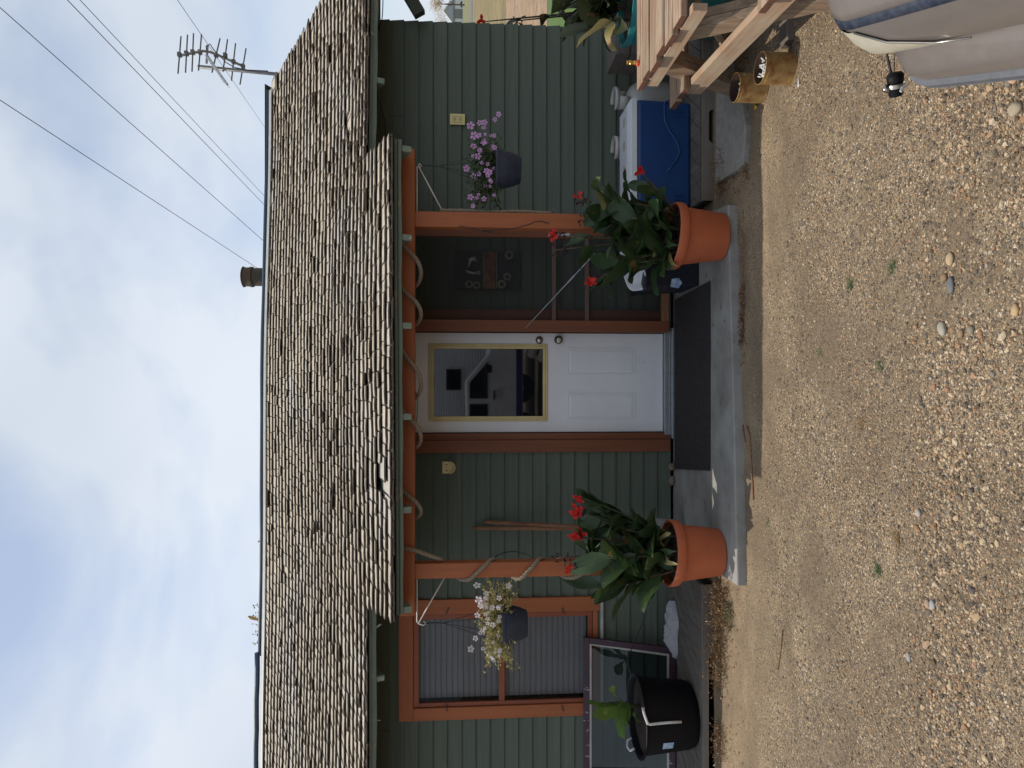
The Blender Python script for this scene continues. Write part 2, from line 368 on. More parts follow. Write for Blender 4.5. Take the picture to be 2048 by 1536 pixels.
near = m.ramp(m.math('ADD', m.math('MULTIPLY', sxy.outputs[1], .2), m.math('MULTIPLY', w2, .26)), [(.84, (1, 1, 1)), (1.0, (0, 0, 0))])
sep = m.n('ShaderNodeSeparateColor'); m.l(near, sep.inputs[0]); nearf = sep.outputs[0]
def shape(q, r_, lo, thr):
    inside = m.ramp(q.outputs['Distance'], [(lo, (1, 1, 1)), (lo + .10, (0, 0, 0))])
    s_ = m.n('ShaderNodeSeparateColor'); m.l(inside, s_.inputs[0])
    on = m.math('GREATER_THAN', m.math('ADD', r_, m.math('MULTIPLY', nearf, .55)), thr)
    return m.math('MULTIPLY', s_.outputs[0], on)
m0 = shape(g0, r0, .42, .62); m1 = shape(g1, r1, .42, .98); m2 = shape(g2, r2, .40, 1.26)
c = m.mix(m0, sand, c0); c = m.mix(m1, c, c1); c = m.mix(m2, c, c2)
patch = m.noise(m.coord((1, 1.4, 1)), 1.7, 6, .62, .4); c = m.mix(m.ramp(patch, [(.42, (0, 0, 0)), (.60, (.8, .8, .8))]), c, (.17, .125, .08))
dk = m.ramp(g1.outputs['Distance'], [(.45, (0, 0, 0)), (.75, (.55, .55, .55))]); dks = m.n('ShaderNodeSeparateColor'); m.l(dk, dks.inputs[0])
c = m.mix(m.math('MULTIPLY', dks.outputs[0], nearf), c, (.14, .105, .07))
m.col(c); m.rough(.95)
h = m.math('ADD', m.math('MULTIPLY', m.noise(v, 40, 6, .7), .9), m.math('ADD', m.math('MULTIPLY', m0, .35), m.math('ADD', m.math('MULTIPLY', m1, .9), m.math('MULTIPLY', m2, 1.6))))
m.bump(h, .0045); M['ground'] = m.m
go = g.build('ground', M['ground'], None, True, kind='structure')

def sheet(name, x0, x1, y0, y1, z, mat, **k):
    b = MB(); nx = 8; b.grid([[(x0 + (x1 - x0) * i / nx, y0 + (y1 - y0) * j / 3, z) for i in range(nx + 1)] for j in range(4)])
    return b.build(name, mat, None, False, kind='structure')
M['stubble'] = simple('stubble field', (.36, .25, .15), (.20, .135, .08), rough=1, sc=5, stretch=(.3, 1, 1), spots=((.10, .06, .035), 9, .55))
M['drygrass'] = simple('dry grass', (.24, .175, .07), (.09, .085, .035), rough=1, sc=.8, stretch=(.4, 1, 1), spots=((.36, .28, .14), 2, .58))
M['pasture'] = simple('pasture', (.12, .135, .06), (.18, .165, .08), rough=1, sc=.2, stretch=(.1, 1, 1))
M['road'] = simple('far asphalt', (.13, .13, .135), rough=.9)
def dd(X): return G(X, 30, 0).y
sheet('lawn', 3.6, 60, 9.5, dd(1095), .006, simple('lawn turf', (.05, .10, .016), (.09, .14, .03), rough=1, sc=40))
sheet('stubble_field', 3.6, 200, dd(1095), dd(1012), .010, M['stubble'])
sheet('dry_grass', 3.6, 300, dd(1012), dd(948), .014, M['drygrass'])
sheet('road', 3.6, 900, dd(946), dd(941.5), .03, M['road'])
sheet('pasture', 3.6, 2500, dd(941.5), 1400, .026, M['pasture'])

# ------------------------------------------------------------------ concrete slab at the door
Zs = .052
def fr(X, Y): q = G(X, Y, Zs); return (q.x, q.y)
sl = MB(); A, B_ = fr(1475, 1172), fr(1456, 409)
pts = [A] + [(A[0] + (B_[0] - A[0]) * t, A[1] + (B_[1] - A[1]) * t + .004 * math.sin(t * 9)) for t in (.2, .4, .6, .8)] + [B_, (1.26, 5.58), (-1.30, 5.58)]
sl.slab(pts, -.05, Zs)
sl.build('concrete_slab', M['concrete'], None, False, .009, kind='structure')

# ------------------------------------------------------------------ house
WY = 5.60                                   # outer face of the siding
house = empty('house', (0, WY, 0), 'small green lap sided cottage with orange posts and trim under a worn wooden shingle roof', 'house')
def lap_wall(x0, x1, z0, z1, y, holes, expo=.1115):
    b = MB(); z = z0
    while z < z1:
        zt = min(z + expo, z1)
        segs = [(x0, x1)]
        for hx0, hx1, hz0, hz1 in holes:
            if z + .5 * expo > hz0 and z + .5 * expo < hz1:
                ns = []
                for a, c_ in segs:
                    if hx1 <= a or hx0 >= c_: ns.append((a, c_))
                    else:
                        if a < hx0: ns.append((a, hx0))
                        if hx1 < c_: ns.append((hx1, c_))
                segs = ns
        cut = []
        for a, c_ in segs:
            p_ = a
            while c_ - p_ > 3.4:
                q_ = p_ + U(1.1, 3.1); cut.append((p_, q_ - .0025)); p_ = q_
            cut.append((p_, c_))
        for a, c_ in cut:
            n = max(1, int((c_ - a) / .5)); dz = [U(-.0018, .0018) for _ in range(n + 1)]; dy = [U(-.0015, .001) for _ in range(n + 1)]
            o = U(-.004, .004)
            rows = []
            for yy, zz, side in ((y + .004, zt + .006, 0), (y - .016, z, 1), (y + .004, z + .0005, 1)):
                rows.append([(a + (c_ - a) * i / n, yy + dy[i], zz + (dz[i] if side else 0)) for i in range(n + 1)])
            b.grid(rows)
            # board ends
            for e in (a, c_): b.add([(e, y + .004, zt), (e, y - .016, z), (e, y + .004, z)], [(0, 1, 2)])
        z = zt
    return b
def wx(X, Y, d=WY): return pz(X, Y, d)[0]
# door 200 px wide; window opening
DX0, DX1 = pz(1080, 865, WY)[0], pz(1080, 665.5, WY)[0]
DZ0 = pz(1326, 760, WY)[1]; DZ1 = DZ0 + 2.04
WX0, WX1 = pz(1000, 1402, WY)[0], pz(1000, 1236, WY)[0]
WZ0, WZ1 = pz(1172, 1300, WY)[1], pz(835, 1300, WY)[1]
HX0, HX1 = -5.2, pz(985, 48, WY)[0]
holes = [(DX0 - .02, DX1 + .02, -1, DZ1 + .02), (WX0 - .02, WX1 + .02, WZ0 - .02, WZ1 + .02)]
wall = lap_wall(HX0, HX1, pz(1340, 1000, WY)[1], 2.50, WY, holes).build('siding_wall', M['siding'], house)
# the rest of the shell: back, sides, gables
BY = 11.2; RZ = 3.97
sh = MB()
sh.ab((HX0, WY + .02, 0), (HX0 + .1, BY, 2.48)); sh.ab((HX1 - .1, WY + .02, 0), (HX1 - .012, BY, 2.48)); sh.ab((HX0, BY - .1, 0), (HX1 - .02, BY, 2.4))
for xg in (HX0 + .05, HX1 - .06): sh.add([(xg, WY + .03, 2.46), (xg, BY, 2.46), (xg, 8.35, RZ - .25)], [(0, 1, 2)])
sh.ab((HX0 + .1, WY + .02, -.1), (HX1 - .1, WY + .05, .03))
sh.build('side_wall', M['siding'], house)
inn = MB(); inn.ab((HX0 + .1, WY + .5, 0), (HX1 - .1, WY + .52, 2.48)); inn.build('inner_wall', simple('dark interior', (.03, .03, .032), rough=.9), house)
# loose piece of trim paint under the door casing, stones under the wall
# ---- roof profile
DR0 = 4.40; EXP = .122; NC = 36
prof = []; d_, z_ = DR0, pz(790, 700, DR0)[1]
for i in range(NC + 1):
    prof.append((d_, z_)); th = math.radians(19 + 11.5 * i / NC); d_ += EXP * math.cos(th); z_ += EXP * math.sin(th)
NE = 6                                       # main eave starts at this course
def rp(s):
    """s in courses -> (y,z)"""
    if s < 0: th = math.radians(19); return prof[0][0] + s * EXP * math.cos(th), prof[0][1] + s * EXP * math.sin(th)
    i = min(int(s), NC - 1); t = s - i; a, b = prof[i], prof[i + 1]; return a[0] + (b[0] - a[0]) * t, a[1] + (b[1] - a[1]) * t
def rise(x, s): return -.0105 * x * max(0, s) / NC + .010 * math.sin(x * 1.3 + 1) * min(1, max(0, s) / 8) + .008 * math.sin(x * .7 + s * .25)
XR, XL = 3.47, -5.6
PXR = lambda s: 1.535 + .012 * s; PXL = lambda s: -1.456 - .018 * s
def RPt(x, s, off=0):
    y, z = rp(s); i = min(max(int(s), 0), NC - 1); th = math.radians(19 + 11.5 * i / NC)
    return Vector((x, y - off * math.sin(th), z + off * math.cos(th) + rise(x, s)))
dk_ = MB()
def plane(xa, xb, s0, s1, off):
    n = 24; k = 16
    dk_.grid([[RPt(xa(s0 + (s1 - s0) * j / k) * (1 - i / n) + xb(s0 + (s1 - s0) * j / k) * i / n, s0 + (s1 - s0) * j / k, off) for i in range(n + 1)] for j in range(k + 1)])
for off in (-.004, -.026):
    plane(lambda s: XL, lambda s: XR - .03, NE + .15, NC, off); plane(lambda s: PXL(s) + .02, lambda s: PXR(s) - .02, .12, NE + .3, off)
yb, zb = prof[-1]
dk_.add([(XL, yb, zb + .03), (XR, yb, zb + .03), (XR, BY + .4, 2.45), (XL, BY + .4, 2.45)], [(0, 1, 2, 3)])
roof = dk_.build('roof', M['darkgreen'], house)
# ---- wooden shingles
ms = Mt('weathered shingle wood'); isl = ms.island(); vv_ = ms.coord((70, 5, 5)); 
c = ms.ramp(isl, [(0, (.35, .295, .22)), (.2, (.45, .385, .30)), (.45, (.39, .335, .255)), (.65, (.48, .415, .32)), (.85, (.41, .375, .325)), (1, (.35, .295, .22))])
gr = ms.noise(vv_, 1.0, 6, .75, .4); c = ms.mix(ms.ramp(gr, [(.3, (.6, .6, .6)), (.5, (0, 0, 0))]), c, (.16, .125, .09))
spk = ms.noise(ms.coord((1, 1, 1)), 95, 5, .7); c = ms.mix(ms.ramp(spk, [(.52, (0, 0, 0)), (.66, (.75, .75, .75))]), c, (.66, .62, .54))
lich = ms.noise(ms.coord((1, 1, 1)), 12, 6, .7); c = ms.mix(ms.ramp(lich, [(.69, (0, 0, 0)), (.72, (.8, .8, .8))]), c, (.42, .17, .04))
grey = ms.noise(ms.coord((1, 1, 1)), .9, 3, .5); c = ms.mix(ms.ramp(grey, [(.5, (0, 0, 0)), (.66, (.5, .5, .5))]), c, (.44, .43, .42))
ms.col(c); ms.rough(.95); ms.bump(ms.math('ADD', gr, ms.math('MULTIPLY', spk, .6)), .006); M['shingle'] = ms.m
sg = MB()
def shingle(x0, x1, s, lift=0, thick=.0095, short=0, ln=2.35, skew=0):
    nx, ny = 3, 3; top = []; ph = U(0, 6); bow = U(-.001, .003); curl = abs(R.gauss(0, .0024))
    s0 = s + short
    for j in range(ny + 1):
        t = j / ny; row = []
        for i in range(nx + 1):
            u = i / nx; x = x0 + (x1 - x0) * u
            o = .004 + (.028 + lift) * (1 - t) ** 1.7 + curl * (1 - t) ** 3 * 2 + bow * (4 * u * (1 - u)) * (1 - t)
            ss = s0 + ln * t + (skew * (u - .5) + .03 * math.sin(ph + u * 5)) * (1 - t)
            row.append(RPt(x, ss, o))
        top.append(row)
    o = len(sg.v); 
    sg.grid(top)
    bot = [RPt(p.x + .0, (s0 + (skew * (i / nx - .5) + .03 * math.sin(ph + i / nx * 5))), .004 + .028 + lift + curl * 2 + bow * 4 * (i / nx) * (1 - i / nx) - thick) for i, p in enumerate(top[0])]
    bot2 = [RPt(p.x, s0 + .8, .002) for p in top[0]]
    # butt face shares the top's first row so each shingle is one island
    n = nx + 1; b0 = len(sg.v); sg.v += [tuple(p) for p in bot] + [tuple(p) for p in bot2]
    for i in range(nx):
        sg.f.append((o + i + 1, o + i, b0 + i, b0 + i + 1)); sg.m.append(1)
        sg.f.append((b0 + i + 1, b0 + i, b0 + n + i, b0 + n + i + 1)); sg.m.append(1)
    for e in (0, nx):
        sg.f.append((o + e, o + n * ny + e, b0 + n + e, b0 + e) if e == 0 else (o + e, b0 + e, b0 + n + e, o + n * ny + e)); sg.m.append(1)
for ci in range(NC):
    porch = ci < NE
    xa, xb = (PXL(ci) - U(0, .02), PXR(ci) + U(0, .015)) if porch else (XL, XR + U(-.01, .03))
    if ci == NE - 1 + 1: pass
    x = xa; wob = U(0, 6)
    while x < xb - .03:
        w_ = R.choice([.075, .09, .1, .115, .13, .15, .17]) * U(.9, 1.1)
        if x + w_ > xb - .04: w_ = xb - x
        s = ci + .10 * math.sin(x * 1.1 + wob) + .05 * math.sin(x * 4 + wob * 2) + R.gauss(0, .034)
        if ci == 0: s = R.gauss(0, .015)
        miss = (ci in (1, 2) and -.70 < x + w_ / 2 < -.56) or R.random() < .0015
        if ci < 35 or s < NC - 1: 
            if not miss: shingle(x + .001, x + w_ - U(.003, .007), s, lift=(U(.008, .02) if R.random() < .008 else 0), short=(U(.1, .4) if R.random() < .0015 else 0), ln=min(2.35, NC - s - .02), skew=R.gauss(0, .05))
        x += w_
    # starter course at both eaves
for x0_, x1_, s in ((PXL(0), PXR(0), -.02), (XL, PXL(NE) + .05, NE - .02), (PXR(NE) - .05, XR, NE - .02)):
    x = x0_
    while x < x1_:
        w_ = U(.08, .16); shingle(x, min(x + w_ - .003, x1_), s, lift=-.016, thick=.010, ln=1.5); x += w_
shin = sg.build('shingles', [M['shingle'], simple('shingle end grain with painted shade', (.15, .118, .09), (.07, .055, .044), rough=1, sc=60)], roof)  # butts, undersides and sides: shade of the gaps painted into the end-grain colour
# ridge cap: blue grey metal, the left length lapping over the right one
rc = MB()
def ridge(xa, xb, dz, r):
    n = 14; rc.tube([RPt(xa + (xb - xa) * i / n, NC - .1, 0) + Vector((0, .03, dz + .003 * math.sin(i * 1.9))) for i in range(n + 1)], r, 10)
x_lap = pz(520, 1306, 8.4)[0]
ridge(x_lap - .03, 3.40, .058, .024); ridge(XL, x_lap, .088, .029)
rc.build('ridge_cap', M['ridge'], roof, True)
fl = MB(); n = 20
fl.grid([[RPt(XL + (3.38 - XL) * i / n, sv, ov) for i in range(n + 1)] for sv, ov in ((NC - .7, .030), (NC - .3, .034), (NC - .02, .034))]); fl.build('flashing', M['flash'], roof)
vp = MB(); vx = (pz(505, 554, 9.0)[0]); vzt = pz(487, 554, 9.0)[1]
vp.lathe([(.112, 3.3), (.112, vzt - .12), (.126, vzt - .118), (.126, vzt - .085), (.118, vzt - .08), (.118, vzt - .012), (.128, vzt - .01), (.128, vzt), (.10, vzt + .012), (.001, vzt + .014)], (vx, 9.0, 0), 28)
vp.build('vent_pipe', M['vent'], roof, 2)
# fascia boards
def fascia(name, xa, xb, s, X0, X1, n=14, mat='greentrim'):
    b = MB(); yy, zz = rp(s); top = []
    for i in range(n + 1):
        x = xa + (xb - xa) * i / n; r_ = rise(x, s); z1 = zz + r_ + .004; z0 = z1 - X1
        top.append([(x, yy + X0, z0 + .003 * math.sin(i * 2.1)), (x, yy + X0, z1), (x, yy + X0 + .022, z1), (x, yy + X0 + .022, z0 + .003 * math.sin(i * 2.1))])
    for i in range(n):
        a, c_ = top[i], top[i + 1]; b.add(a + c_, [(0, 1, 5, 4), (1, 2, 6, 5), (2, 3, 7, 6), (3, 0, 4, 7)])
    b.add(top[0], [(0, 1, 2, 3)]); b.add(top[-1], [(3, 2, 1, 0)])
    return b.build(name, M[mat], house)
fascia('fascia_board', PXL(0) + .03, PXR(0) - .02, 0, .035, .046)
fascia('fascia_board', XL, PXL(NE) + .0, NE, .03, .052); fascia('fascia_board', PXR(NE) - .0, XR, NE, .03, .052)
# rafters with their painted ends
def rafter(x, s0, drop):
    y0, z0 = rp(s0); y1, z1 = rp(s0 + 10); b = MB(); b.beam((x, y0 + .02, z0 - drop), (x, y1, z1 - .055), .038, .062)
    b.build('rafter_tail', M['tail'], house, False, .002)
for Y in (296.5, 474, 651, 834, 1021, 1221): rafter(pz(812, Y, 4.45)[0], .35, .082)
for Y in (156, 1362): rafter(pz(755, Y, 5.1)[0], NE + .25, .088)
for x in (-3.6, -4.3, -5.0, 3.2): rafter(x, NE + .3, .088)
# thin strips hanging under the left eave
for X, Y, dx_, dz_, w_ in ((748, 1258, .03, -.05, .004), (745, 1440, -.01, -.055, .003), (742, 64, -.05, -.045, .012)):
    b = MB(); q = P(X, Y, 5.12); b.beam(q, q + Vector((dx_, .01, dz_)), w_, .012); b.build('loose_strip', M['tail'], house)

# porch beam, posts
bx0, bx1 = pz(815, 1232, 4.62)[0], pz(815, 297, 4.62)[0]
zb0 = pz(829.5, 700, 4.62)[1]; zb1 = zb0 + .105
b = MB(); b.ab((bx0, 4.62, zb0), (bx1, 4.71, zb1)); b.build('porch_beam', M['orange'], house, False, .004)
ZP0 = Zs
for Ya, Yb in ((1155, 1125), (455.5, 425)):
    xa, xb = pz(1000, Ya, 4.62)[0], pz(1000, Yb, 4.62)[0]
    b = MB(); b.ab((xa, 4.622, ZP0), (xb, 4.712, zb0 - .001)); b.build('porch_post', M['orange_v'], house, False, .004)
POSTL = pz(1000, 1155, 4.62)[0]; POSTR = pz(1000, 425, 4.62)[0]
# gable brace at the right corner
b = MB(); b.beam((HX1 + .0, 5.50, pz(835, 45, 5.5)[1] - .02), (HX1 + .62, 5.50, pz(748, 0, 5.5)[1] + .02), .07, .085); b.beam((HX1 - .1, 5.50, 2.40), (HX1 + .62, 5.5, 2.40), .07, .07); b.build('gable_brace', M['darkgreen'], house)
# ---- door
b = MB(); dx0, dx1, yd = DX0 + .004, DX1 - .004, WY + .012
gx0, gx1 = pz(975, 834, WY)[0], pz(975, 696, WY)[0]; gz0, gz1 = pz(1087, 760, WY)[1], pz(866, 760, WY)[1]
# leaf with a glazed hole
b.ab((dx0, yd, DZ0), (dx1, yd + .04, gz0)); b.ab((dx0, yd, gz1), (dx1, yd + .04, DZ1)); b.ab((dx0, yd, gz0), (gx0, yd + .04, gz1)); b.ab((gx1, yd, gz0), (dx1, yd + .04, gz1))
door = b.build('door', M['white'], house)
b = MB()
def mould(b, x0, x1, z0, z1, y, w, d):
    b.ab((x0, y - d, z0), (x1, y, z0 + w)); b.ab((x0, y - d, z1 - w), (x1, y, z1)); b.ab((x0, y - d, z0 + w), (x0 + w, y, z1 - w)); b.ab((x1 - w, y - d, z0 + w), (x1, y, z1 - w))
mould(b, gx0 - .034, gx1 + .034, gz0 - .034, gz1 + .034, yd - .0005, .02, .012); mould(b, gx0 - .016, gx1 + .016, gz0 - .016, gz1 + .016, yd - .001, .022, .020)
b.build('glass_frame', M['cream'], door, False, .004)
b = MB(); b.ab((gx0, yd + .012, gz0), (gx1, yd + .018, gz1)); b.build('glass_pane', M['doorglass'], door)
for Ya, Yb in ((749, 696), (838, 786)):
    x0, x1 = pz(1200, Ya, WY)[0], pz(1200, Yb, WY)[0]; z0, z1 = pz(1271, 760, WY)[1], pz(1135, 760, WY)[1]
    b = MB(); mould(b, x0, x1, z0, z1, yd - .0005, .009, .004); w = .03
    b.add([(x0 + w, yd - .004, z0 + w), (x1 - w, yd - .004, z0 + w), (x1 - w, yd - .004, z1 - w), (x0 + w, yd - .004, z1 - w), (x0 + .012, yd - .0006, z0 + .012), (x1 - .012, yd - .0006, z0 + .012), (x1 - .012, yd - .0006, z1 - .012), (x0 + .012, yd - .0006, z1 - .012)],
          [(0, 1, 2, 3), (4, 5, 1, 0), (5, 6, 2, 1), (6, 7, 3, 2), (7, 4, 0, 3)]); b.build('door_panel', M['white'], door, False, .001)
AX = Matrix.Rotation(math.pi / 2, 3, 'X')
q = P(1117, 680, WY); b = MB(); b.lathe([(.034, 0), (.034, .006), (.014, .01), (.014, .03), (.027, .038), (.031, .05), (.024, .062), (.008, .066), (.0005, .064)], (q.x, yd, q.z), 26, axis=AX); b.build('door_knob', M['steel'], door, True)
q = P(1079, 680, WY); b = MB(); b.lathe([(.031, 0), (.030, .008), (.022, .016), (.018, .02), (.0005, .021)], (q.x, yd, q.z), 24, axis=AX); b.build('deadbolt', M['steel'], door, True)
dm = simple('bare dent metal', (.10, .08, .08), rough=.6)
for X, Y, r in ((1190, 716, .006), (1201, 727, .003), (1274, 718, .005), (1279, 724, .006), (1281, 717, .004), (1288, 724, .007), (1259, 689, .003), (1241, 743, .003), (1228, 804, .003), (1318, 824, .003), (1312, 773, .003), (1267, 777, .003), (1254, 746, .003), (1302, 790, .002), (1294, 806, .002), (1225, 823, .003)):
    b = MB(); q = P(X, Y, WY); b.box((q.x, yd - .0008, q.z), (r * .9, .0012, r * .8), (0, U(0, 3), 0)); b.build('dent', dm, door)
# threshold and jambs
b = MB(); b.ab((DX0 - .02, WY - .035, DZ0 - .052), (DX1 + .02, WY + .06, DZ0 - .004)); b.ab((DX0 - .05, WY - .07, DZ0 - .074), (DX1 + .04, WY + .05, DZ0 - .053)); b.build('threshold', M['galv'], house, False, .003)
xc = pz(1000, 904, WY)[0]; xm = pz(1000, 879, WY)[0]
b = MB(); b.ab((DX0 - .003 - (DX0 - xm), WY - .03, DZ0 - .04), (DX0 - .003, WY + .05, 2.2)); b.build('door_jamb', M['browntrim'], house, False, .004)
b = MB(); b.ab((xc, WY - .05, Zs + .03), (xm - .002, WY - .002, 2.2)); b.build('door_casing', M['browntrim'], house, False, .003)
xr = pz(1000, 645, 5.5)[0]
b = MB(); b.ab((DX1 + .003, WY - .05, DZ0 - .02), (DX1 + .04, WY + .05, 2.2)); b.build('door_casing', M['browntrim'], house, False, .003)
# ---- screen door folded back flat against the wall
sx0, sx1 = pz(1000, 663, 5.48)[0], 1.20; sy0, sy1 = 5.475, 5.505; sz0, sz1 = pz(1338, 600, 5.48)[1], 2.12
b = MB(); st1 = pz(1000, 640, 5.48)[0]
b.ab((sx0, sy0, sz0), (st1, sy1, sz1)); b.ab((sx1 - .065, sy0, sz0), (sx1, sy1, sz1))
scr = b.build('screen_door', M['browntrim'], house, False, .003)
b = MB(); b.ab((st1, sy0 + .001, sz0), (sx1 - .065, sy1 - .001, sz0 + .06)); b.build('bottom_rail', M['railwood'], scr, False, .003)
b = MB()
for X in (1108, 1174): q = P(X, 560, 5.48); b.ab((st1, sy0 + .004, q.z - .016), (sx1 - .065, sy1 - .004, q.z + .016))
b.build('middle_rail', M['dkrail'], scr, False, .002)
b = MB(); b.ab((st1 + .001, sy0 + .045, sz0 + .05), (st1 + .085, sy0 + .06, sz1)); b.build('inner_stile', M['browntrim'], scr)
b = MB(); b.add([(st1, sy1 - .006, sz0 + .06), (sx1 - .066, sy1 - .006, sz0 + .06), (sx1 - .066, sy1 - .006, sz1 - .02), (st1, sy1 - .006, sz1 - .02)], [(0, 1, 2, 3)]); b.build('screen_mesh', M['screen'], scr)
b = MB(); hx = 1.008; q = P(1118, 461, 4.74)
b.ab((hx - .012, 4.74, q.z - .055), (hx + .004, 4.765, q.z + .055)); b.box((hx - .004, 4.745, q.z - .065), (.026, .02, .02)); b.box((hx - .004, 4.745, q.z + .06), (.026, .02, .022)); b.build('latch', M['whiteplastic'], house, False, .004)
# closer rod
b = MB(); a1, a2 = P(1050, 657, 5.44), P(1196, 500, 4.95); b.tube([a1, a2], .0038, 6); mdp = a1.lerp(a2, .60); mde = a1.lerp(a2, .70); b.tube([mdp, mde], .0065, 8); b.build('closer_rod', M['galv'], scr)
# ---- window
M['clip'] = simple('rusty clip', (.10, .045, .025), rough=.7)
wf = 5.57
b = MB(); cw = .148; ox0, ox1 = pz(1000, 1437, wf)[0], pz(1000, 1197, wf)[0]; oz0, oz1 = pz(1203, 1300, wf)[1], pz(797, 1300, wf)[1]
ix0, ix1 = pz(1000, 1412, wf)[0], pz(1000, 1226, wf)[0]; iz0, iz1 = pz(1186, 1300, wf)[1], pz(826, 1300, wf)[1]
b.ab((ox0, wf, iz1), (ox1, WY, oz1))
win = b.build('window', M['orange'], house, False, .003)
b = MB(); b.ab((ox0, wf - .001, oz0 + .03), (ix0, WY, iz1 - .001)); b.build('side_casing', M['orange_v'], win, False, .003)
b = MB(); b.ab((ix1, wf - .001, oz0 + .012), (ox1, WY, iz1 - .001)); b.build('side_casing', M['orange_v'], win, False, .003)
b = MB(); b.ab((ix0, wf + .002, oz0 + .03), (ix1 - .002, WY, iz0)); b.build('bottom_casing', M['orange'], win, False, .003)
b = MB(); b.ab((ox0 - .02, wf - .02, oz0 - .012), (ox1 + .004, WY, oz0 + .010)); b.build('sill', M['offwhite'], win, False, .003)
sy = wf + .012; tw = .032
px0, px1 = pz(1000, 1402, sy)[0], pz(1000, 1236, sy)[0]; pzm0, pzm1 = pz(1007.5, 1300, sy)[1], pz(1000, 1300, sy)[1]; pzb, pzt = pz(1176, 1300, sy)[1], pz(838, 1300, sy)[1]
b = MB(); b.ab((ix0 + .003, sy, pzt), (ix1 - .003, sy + .035, iz1 - .003)); b.ab((ix0 + .003, sy, iz0 + .003), (ix1 - .003, sy + .035, pzb)); b.ab((ix0 + .003, sy + .001, pzb), (px0, sy + .034, pzt)); b.ab((px1, sy + .001, pzb), (ix1 - .003, sy + .034, pzt)); b.ab((px0, sy + .002, pzm0 - .008), (px1, sy + .033, pzm1 + .008))
sash = b.build('sash', M['sash'], win, False, .003)
for z0, z1 in ((pzb, pzm0 - .008), (pzm1 + .008, pzt)):
    b = MB(); b.ab((px0, sy + .014, z0), (px1, sy + .018, z1)); b.build('pane', M['dimglass'], sash)
bl = MB(); by = sy + .075; z = pzb + .03; k = 0
while z < pzt + .03:
    n = 10; ti = .0125
    bl.grid([[(px0 + .012 + (px1 - px0 - .03) * i / n, by - dy_, z + dz_ + .0012 * math.sin(i * .8 + k * .2)) for i in range(n + 1)] for dy_, dz_ in ((.006, -.0215), (.008, -.010), (.007, .004), (.000, .0205))]); z += .0445; k += 1
bl.tube([(px0 + .3, by - .02, pzb + .03), (px0 + .3, by - .02, pzt + .05)], .0012, 4)
bl.ab((px0 + .01, by - .014, pzb + .005), (px1 - .02, by + .012, pzb + .018))
bl.build('blind', simple('grey blind slat', (.47, .475, .49), (.42, .425, .44), rough=.5, sc=2), win)
for X, Y in ((895, 1221), (1126, 1221), (893, 1416), (1125, 1416)):
    b = MB(); q = P(X, Y, wf); b.box((q.x, wf - .004, q.z), (.05, .006, .012), (0, U(-.5, .5), 0)); b.build('sash_clip', M['clip'], win)
# outlet, bracket
q = P(915, 239, 5.58); b = MB(); b.box((q.x, 5.578, q.z), (.086, .012, .118)); ol = b.build('outlet', M['plate'], house, False, .004, label='ivory weathered outlet plate')
b = MB(); mould(b, q.x - .026, q.x + .026, q.z - .038, q.z + .038, 5.572, .005, .004)
for dz in (-.02, .02): b.lathe([(.013, 0), (.013, .004), (.0005, .0045)], (q.x, 5.572, q.z + dz), 16, axis=AX)
b.build('socket', M['cream'], ol)
b = MB()
for dz in (-.02, .02):
    for ddx in (-.006, .006): b = MB(); b.ab((q.x + ddx - .0015, 5.5665, q.z + dz - .004), (q.x + ddx + .0015, 5.568, q.z + dz + .004)); b.build('socket_slot', M['black'], ol)
q = P(896, 935, 5.58); b = MB(); pts = [(q.x - .047, q.z + .045), (q.x - .047, q.z - .01)] + [(q.x + .047 * math.cos(a), q.z - .01 + .047 * math.sin(a)) for a in [math.pi + math.pi * i / 12 for i in range(1, 12)]] + [(q.x + .047, q.z - .01), (q.x + .047, q.z + .045)]
b.prism(pts, 5.574, 5.584); ft = b.build('wall_bracket', M['cream'], house, False, .003, label='cream half round hook plate by the top of the left siding')
b = MB(); ring = [(q.x + .042 * math.cos(a), 5.566, q.z - .01 + .042 * math.sin(a)) for a in [math.pi + math.pi * i / 14 for i in range(15)]]; b.tube(ring, .008, 8); b.build('hook_rim', M['cream'], ft, True)
b = MB()
for ddx in (-.022, .022): b = MB(); b.lathe([(.006, 0), (.0055, .003), (.0005, .004)], (q.x + ddx, 5.574, q.z + .012), 10, axis=AX); b.build('screw', M['black'], ft)
